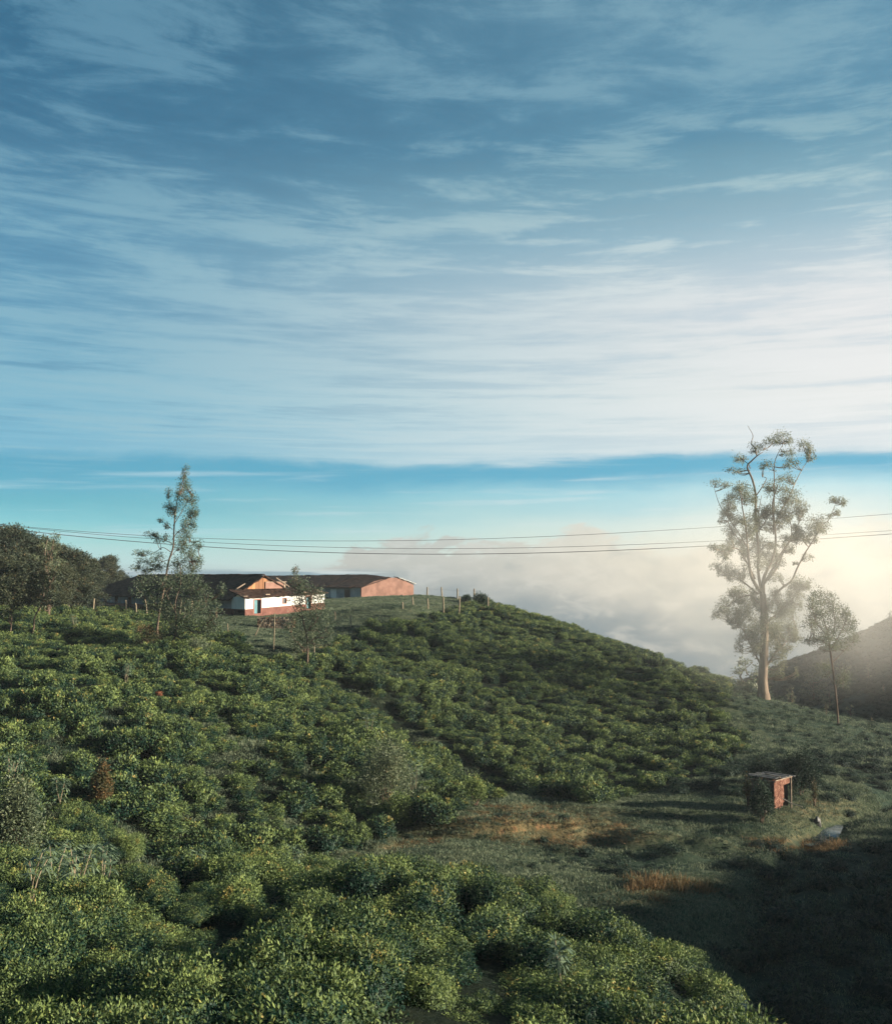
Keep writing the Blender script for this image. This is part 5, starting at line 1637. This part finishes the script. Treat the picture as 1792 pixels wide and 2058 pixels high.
def boulder(name, label, px, py, d, w_px, h_px, material, seed, cat='rock'):
    rng = np.random.default_rng(seed)
    mpp = d / F
    c = P(px, py, d)
    zg = hz(c[0], c[1])
    nu, nv_ = 14, 8
    th = np.arange(nu) * 2 * np.pi / nu
    ph = np.linspace(-0.5, np.pi / 2 - 0.02, nv_)
    TH, PH = np.meshgrid(th, ph)
    r = 1 + 0.35 * fbm(TH * 1.1 + seed, PH * 2.2 + seed, 3, seed)
    v = np.stack([np.cos(TH) * np.cos(PH) * r * w_px * mpp / 2, np.sin(TH) * np.cos(PH) * r * w_px * mpp / 2, np.sin(PH) * r * h_px * mpp], -1).reshape(-1, 3) + np.array((c[0], c[1], zg))
    i = np.arange(nv_ - 1)[:, None] * nu
    j = np.arange(nu)[None]
    f = np.stack([i + j, i + (j + 1) % nu, i + nu + (j + 1) % nu, i + nu + j], -1).reshape(-1, 4)
    m_ = MB()
    m_.add(v, f)
    o = m_.build(name, material)
    return tag(o, label, cat)


boulder('rock', 'grey brown pointed rock right of the ruined hut', 1641, 1620, 60.0, 16, 12, M['hutroof'], 3)
boulder('earth_mound', 'bare red earth patch in the tea, left of three', 318, 1408, 67, 22, 9, M['earth'], 4, 'earth mound')
boulder('earth_mound', 'bare red earth patch under a tea bush, middle of three', 351, 1400, 68, 26, 10, M['earth'], 5, 'earth mound')
boulder('earth_mound', 'bare red earth patch with pale stump, right of three', 404, 1390, 69, 18, 9, M['earth'], 6, 'earth mound')

# ------------------------------------------------------------------ water
def water(px_pts, d_pts, label_w, lift):
    m_ = MB()
    L_, R__ = [], []
    for (px, py, d, wdt) in px_pts:
        x, y = P(px, py, d)[:2]
        L_.append((x, y)); R__.append(wdt)
    p = smooth_line([(a[0], a[1], w__) for a, w__ in zip(L_, R__)], 6)
    t = np.gradient(p[:, :2], axis=0)
    t /= np.linalg.norm(t, axis=1, keepdims=True)
    nrm = np.stack([-t[:, 1], t[:, 0]], 1)
    z = np.minimum.accumulate(height(p[:, 0], p[:, 1])[::-1])[::-1] if False else height(p[:, 0], p[:, 1])
    z = z + lift
    a = np.concatenate([p[:, :2] + nrm * p[:, 2:3] / 2, z[:, None]], 1)
    b = np.concatenate([p[:, :2] - nrm * p[:, 2:3] / 2, z[:, None]], 1)
    k = len(a)
    i = np.arange(k - 1)
    m_.add(np.concatenate([a, b]), np.stack([i, i + k, i + k + 1, i + 1], 1))
    o = m_.build('stream', M['water'])
    o['kind'] = 'structure'
    return o


water([(1690, 1652, 60.5, 0.3), (1665, 1660, 59.2, 1.3), (1645, 1668, 58, 1.5), (1622, 1678, 56.5, 0.4)], None, '', 0.26)
water([(1482, 1965, 31.8, 0.15), (1490, 1985, 31, 0.4), (1500, 2005, 30, 0.45), (1490, 2025, 29, 0.2)], None, '', 0.2)

# ------------------------------------------------------------------ scrub and grass
def grass_mesh(seed, n, h, w_, material, spread):
    rng = np.random.default_rng(seed)
    m_ = MB()
    c = np.stack([rng.normal(0, spread, n), rng.normal(0, spread, n), np.full(n, -0.03)], 1)
    t = np.stack([rng.normal(0, 0.45, n), rng.normal(0, 0.45, n), np.ones(n)], 1)
    nn_ = rng.normal(0, 1, (n, 3)); nn_[:, 2] = 0.1
    m_.leaves(c, t, nn_, h * rng.uniform(0.5, 1.2, n), w_, rng.uniform(0, 1, n))
    return m_.mesh('grass_blades', material)


gm = [grass_mesh(k, 60, 0.16, 0.025, M['grass'], 0.22) for k in range(4)]
rg = [grass_mesh(10 + k, 60, 0.40, 0.025, M['redgrass'], 0.2) for k in range(3)]
X, Y = scatter(-18, 46, 30, 80, 0.36, 0.5)
Z = height(X, Y)
px, py, d = project(X, Y, Z)
keep = ~tea_mask(X, Y, Z) & (px > 560) & ~((seg_dist(px, py, [(1690, 1650), (1645, 1668), (1600, 1695)]) < 13)) & ~((seg_dist(px, py, [(1480, 1960), (1500, 2005), (1490, 2030)]) < 22)) & (px < 1850) & (py > 1470) & (py < 2120) & (RNG.uniform(0, 1, len(X)) < 0.9)
X, Y, Z, px, py, d = [q[keep] for q in (X, Y, Z, px, py, d)]
sm = scrub_mask(px, py, X, Y)
rm = rust_mask(px, py, d)
X0, Y0, Z0 = X, Y, Z
n = len(X)
pick = RNG.uniform(0, 1, n)
gk = pick > sm * 0.88 + np.clip(rm, 0, 1) * 0.3
s0 = RNG.uniform(0.6, 1.4, n)
gx_, gy_ = scatter(-45, 14, 84, 178, 0.62, 0.5)
gz2 = height(gx_, gy_)
p1, p2, _ = project(gx_, gy_, gz2)
k2 = ~tea_mask(gx_, gy_, gz2) & (p1 > 380) & (p1 < 1060)
gx_, gy_, gz2 = gx_[k2], gy_[k2], gz2[k2]
g3x, g3y = scatter(22, 64, 76, 128, 0.75, 0.5)
g3z = height(g3x, g3y)
p1, p2, _ = project(g3x, g3y, g3z)
k3 = ~tea_mask(g3x, g3y, g3z) & (p1 > 1400) & (p1 < 1850)
g4x, g4y = scatter(-34, 14, 40, 64, 0.45, 0.5)
g4z = height(g4x, g4y)
k4 = tea_mask(g4x, g4y, g4z, False) & (np.abs(g4x) < g4y * 0.5 + 1)
g3x, g3y, g3z, k3 = np.concatenate([g3x, g4x]), np.concatenate([g3y, g4y]), np.concatenate([g3z, g4z]), np.concatenate([k3, k4])
gx_, gy_, gz2 = np.concatenate([gx_, g3x[k3]]), np.concatenate([gy_, g3y[k3]]), np.concatenate([gz2, g3z[k3]])
X, Y, Z = np.concatenate([X[gk], gx_]), np.concatenate([Y[gk], gy_]), np.concatenate([Z[gk], gz2])
s0g = np.concatenate([s0[gk], RNG.uniform(0.7, 1.3, len(gx_)) * (1 + 0.5 * (fbm(gx_ * 0.3, gy_ * 0.3, 3, 3) > 0.1))])
XX_ = X, Y, Z
gk2 = gk
gk = np.ones(len(X), bool)
s1 = s0
s0 = s0g
scatter_object('grass', M['grass'], (X[gk], Y[gk], Z[gk], RNG.uniform(0, 6.28, gk.sum()), s0[gk], s0[gk] * RNG.uniform(0.5, 1.2, gk.sum()), RNG.integers(0, 4, gk.sum())), gm, None, 'short rough green grass of the meadow in the hollow', 'grass')
X, Y = X0, Y0
Z = Z0
gk = gk2
s0 = s1
rk = (~gk) & (rm * RNG.uniform(0.3, 1.2, n) > 0.38)
tall = 0.35 + 1.1 * np.clip(blob(px, py, 1340, 1785, 120, 35) + 0.5 * blob(px, py, 1600, 1700, 100, 18), 0, 1)
scatter_object('rust_grass', M['redgrass'], (X[rk], Y[rk], Z[rk], RNG.uniform(0, 6.28, rk.sum()), s0[rk] * 1.1, (s0 * tall)[rk], RNG.integers(0, 3, rk.sum())), rg, None, 'rusty orange brown grass and bracken clumps in the hollow', 'dry grass')
X, Y = scatter(-34, 110, 18, 235, 1.05, 0.5)
pre = (X / np.maximum(Y, 1) < 0.62) & ((Y < 75) | (X > 28) | (Y < 122))
X, Y = X[pre], Y[pre]
Z = height(X, Y)
px, py, d = project(X, Y, Z)
sm = scrub_mask(px, py, X, Y) * (X > -5) + 0.42 * ((py < 1560) & (px > 1380)) + 0.9 * inpoly(px, py, [(440, 1262), (520, 1275), (640, 1285), (760, 1235), (860, 1230), (760, 1280), (640, 1345), (560, 1325), (470, 1290)]) * (Y > 80) + 0.3 * ((seg_dist(px, py, GULLY) < 14) & (Y > 55)) + 1.3 * (inpoly(px, py, [(1290, 1598), (1400, 1560), (1480, 1540), (1545, 1522), (1590, 1540), (1560, 1575), (1500, 1602), (1400, 1606)]) & (Y > 58)) + 0.55 * ((px > 1610) & (py > 1500) & (py < 1640)) + 0.7 * ((seg_dist(px, py, [(1180, 1612), (1330, 1660), (1440, 1690), (1180, 1700)]) < 9) | (seg_dist(px, py, [(760, 1690), (900, 1680), (1010, 1640), (1130, 1645)]) < 8) | (seg_dist(px, py, [(1290, 1600), (1480, 1545), (1540, 1530)]) < 8)) * (Y < 75)  # dense scrub polygon behind and left of hut added for the bank's shadow
nz_ = fbm(X * 0.25, Y * 0.25, 3, 77)
keep = ~tea_mask(X, Y, Z) & (px < 1850) & (RNG.uniform(0, 1, len(X)) < sm * (0.55 + nz_ * 1.2)) & (py > 1225) & (py < 2200)
for (px_, py_, r_) in ((1560, 1605, 60), (1655, 1665, 45), (1495, 1990, 34), (1340, 1790, 50)):
    keep &= ~(np.hypot(px - px_, (py - py_) * 1.5) < r_)
cxx, cyy = scatter(50, 92, 0, 78, 1.9, 0.5)  # unseen scrub added on the out-of-frame crest to break up its shadow edge
ck = RNG.uniform(0, 1, len(cxx)) < 0.45 + 1.0 * fbm(cxx * 0.2, cyy * 0.2, 2, 123)
ck &= cxx > cyy * 0.58
cxx, cyy = cxx[ck], cyy[ck]
czz = height(cxx, cyy)
X, Y, Z, px, py = [q[keep] for q in (X, Y, Z, px, py)]
ncore = len(X)
X, Y, Z = np.concatenate([X, cxx]), np.concatenate([Y, cyy]), np.concatenate([Z, czz])
px, py = np.concatenate([px, np.full(len(cxx), 2000.0)]), np.concatenate([py, np.full(len(cxx), 1300.0)])
n = len(X)
s0 = RNG.uniform(0.35, 0.95, n) * np.where((Y > 110) & (X > 28), 1.9, 1.0) * np.where((px > 1500) & (py > 1760), RNG.uniform(0.9, 1.9, n), np.where(((py > 1690) & (px > 1150)) | ((px > 1280) & (py > 1515)), 1.0, 0.55))
s0[ncore:] = RNG.uniform(0.6, 1.7, n - ncore)
scatter_object('scrub', M['scrub'], (X, Y, Z - 0.05, RNG.uniform(0, 6.28, n), s0, s0 * RNG.uniform(0.5, 1.1, n), RNG.integers(0, 4, n)), scrub_meshes, None, 'dark low scrub filling the shaded hollow and the far right hill', 'scrub')
print('scrub', n)

# ------------------------------------------------------------------ haze
hb = MB()
hb.box((-310, -70, -128), (700, 0, 0), (0, 500, 0), (0, 0, 168))
hz_o = hb.build('haze', M['dark'])
hz_o.data.materials.clear()
hm = bpy.data.materials.new('haze')
hm.use_nodes = True
hm.node_tree.nodes.clear()
ho = hm.node_tree.nodes.new('ShaderNodeOutputMaterial')
pv = hm.node_tree.nodes.new('ShaderNodeVolumePrincipled')
pv.inputs['Color'].default_value = (0.86, 0.93, 1.0, 1)
pv.inputs['Density'].default_value = 0.00020
pv.inputs['Anisotropy'].default_value = 0.2
hm.node_tree.links.new(pv.outputs[0], ho.inputs['Volume'])
hz_o.data.materials.append(hm)
hz_o['kind'] = 'stuff'
tag(hz_o, 'thin bluish morning haze in the air over the hills', 'haze', kind='stuff')

# thicker sunlit mist drifting past the two trees on the ridge
mm_ = MB()
nu, nv_ = 20, 10
th = np.arange(nu) * 2 * np.pi / nu
ph = np.linspace(-np.pi / 2 + 0.02, np.pi / 2 - 0.02, nv_)
TH, PH = np.meshgrid(th, ph)
v = np.stack([np.cos(TH) * np.cos(PH) * 26 + 37, np.sin(TH) * np.cos(PH) * 22 + 104, np.sin(PH) * 15 - 1.5], -1).reshape(-1, 3)
i = np.arange(nv_ - 1)[:, None] * nu
j = np.arange(nu)[None]
mm_.add(v, np.stack([i + j, i + (j + 1) % nu, i + nu + (j + 1) % nu, i + nu + j], -1).reshape(-1, 4))
mo = mm_.build('mist', M['dark'])
mo.data.materials.clear()
mmt = bpy.data.materials.new('mist')
mmt.use_nodes = True
mmt.node_tree.nodes.clear()
n = NT(mmt.node_tree)
o_ = n.n.new('ShaderNodeOutputMaterial')
pv = n.n.new('ShaderNodeVolumePrincipled')
pv.inputs['Color'].default_value = (1.0, 0.97, 0.92, 1)
pos = geo_pos(n)
rel = n.vm('DIVIDE', n.vm('SUBTRACT', pos, (37, 104, -1.5)), (26, 22, 15))
ln = n.n.new('ShaderNodeVectorMath'); ln.operation = 'LENGTH'
n.l.new(rel, ln.inputs[0])
fall = n.smooth(ln.outputs['Value'], 1.0, 0.1)
nz = n.noise(n.vm('MULTIPLY', pos, (1, 1, 0.7)), 0.09, 3, 0.55)
n.set(pv.inputs['Density'], n.m('MULTIPLY', n.m('MULTIPLY', fall, n.smooth(nz, 0.30, 0.65)), 0.040))
pv.inputs['Anisotropy'].default_value = 0.0
n.l.new(pv.outputs[0], o_.inputs['Volume'])
mo.data.materials.append(mmt)
tag(mo, 'sunlit mist drifting round the eucalyptus and the slender tree', 'mist', kind='stuff')
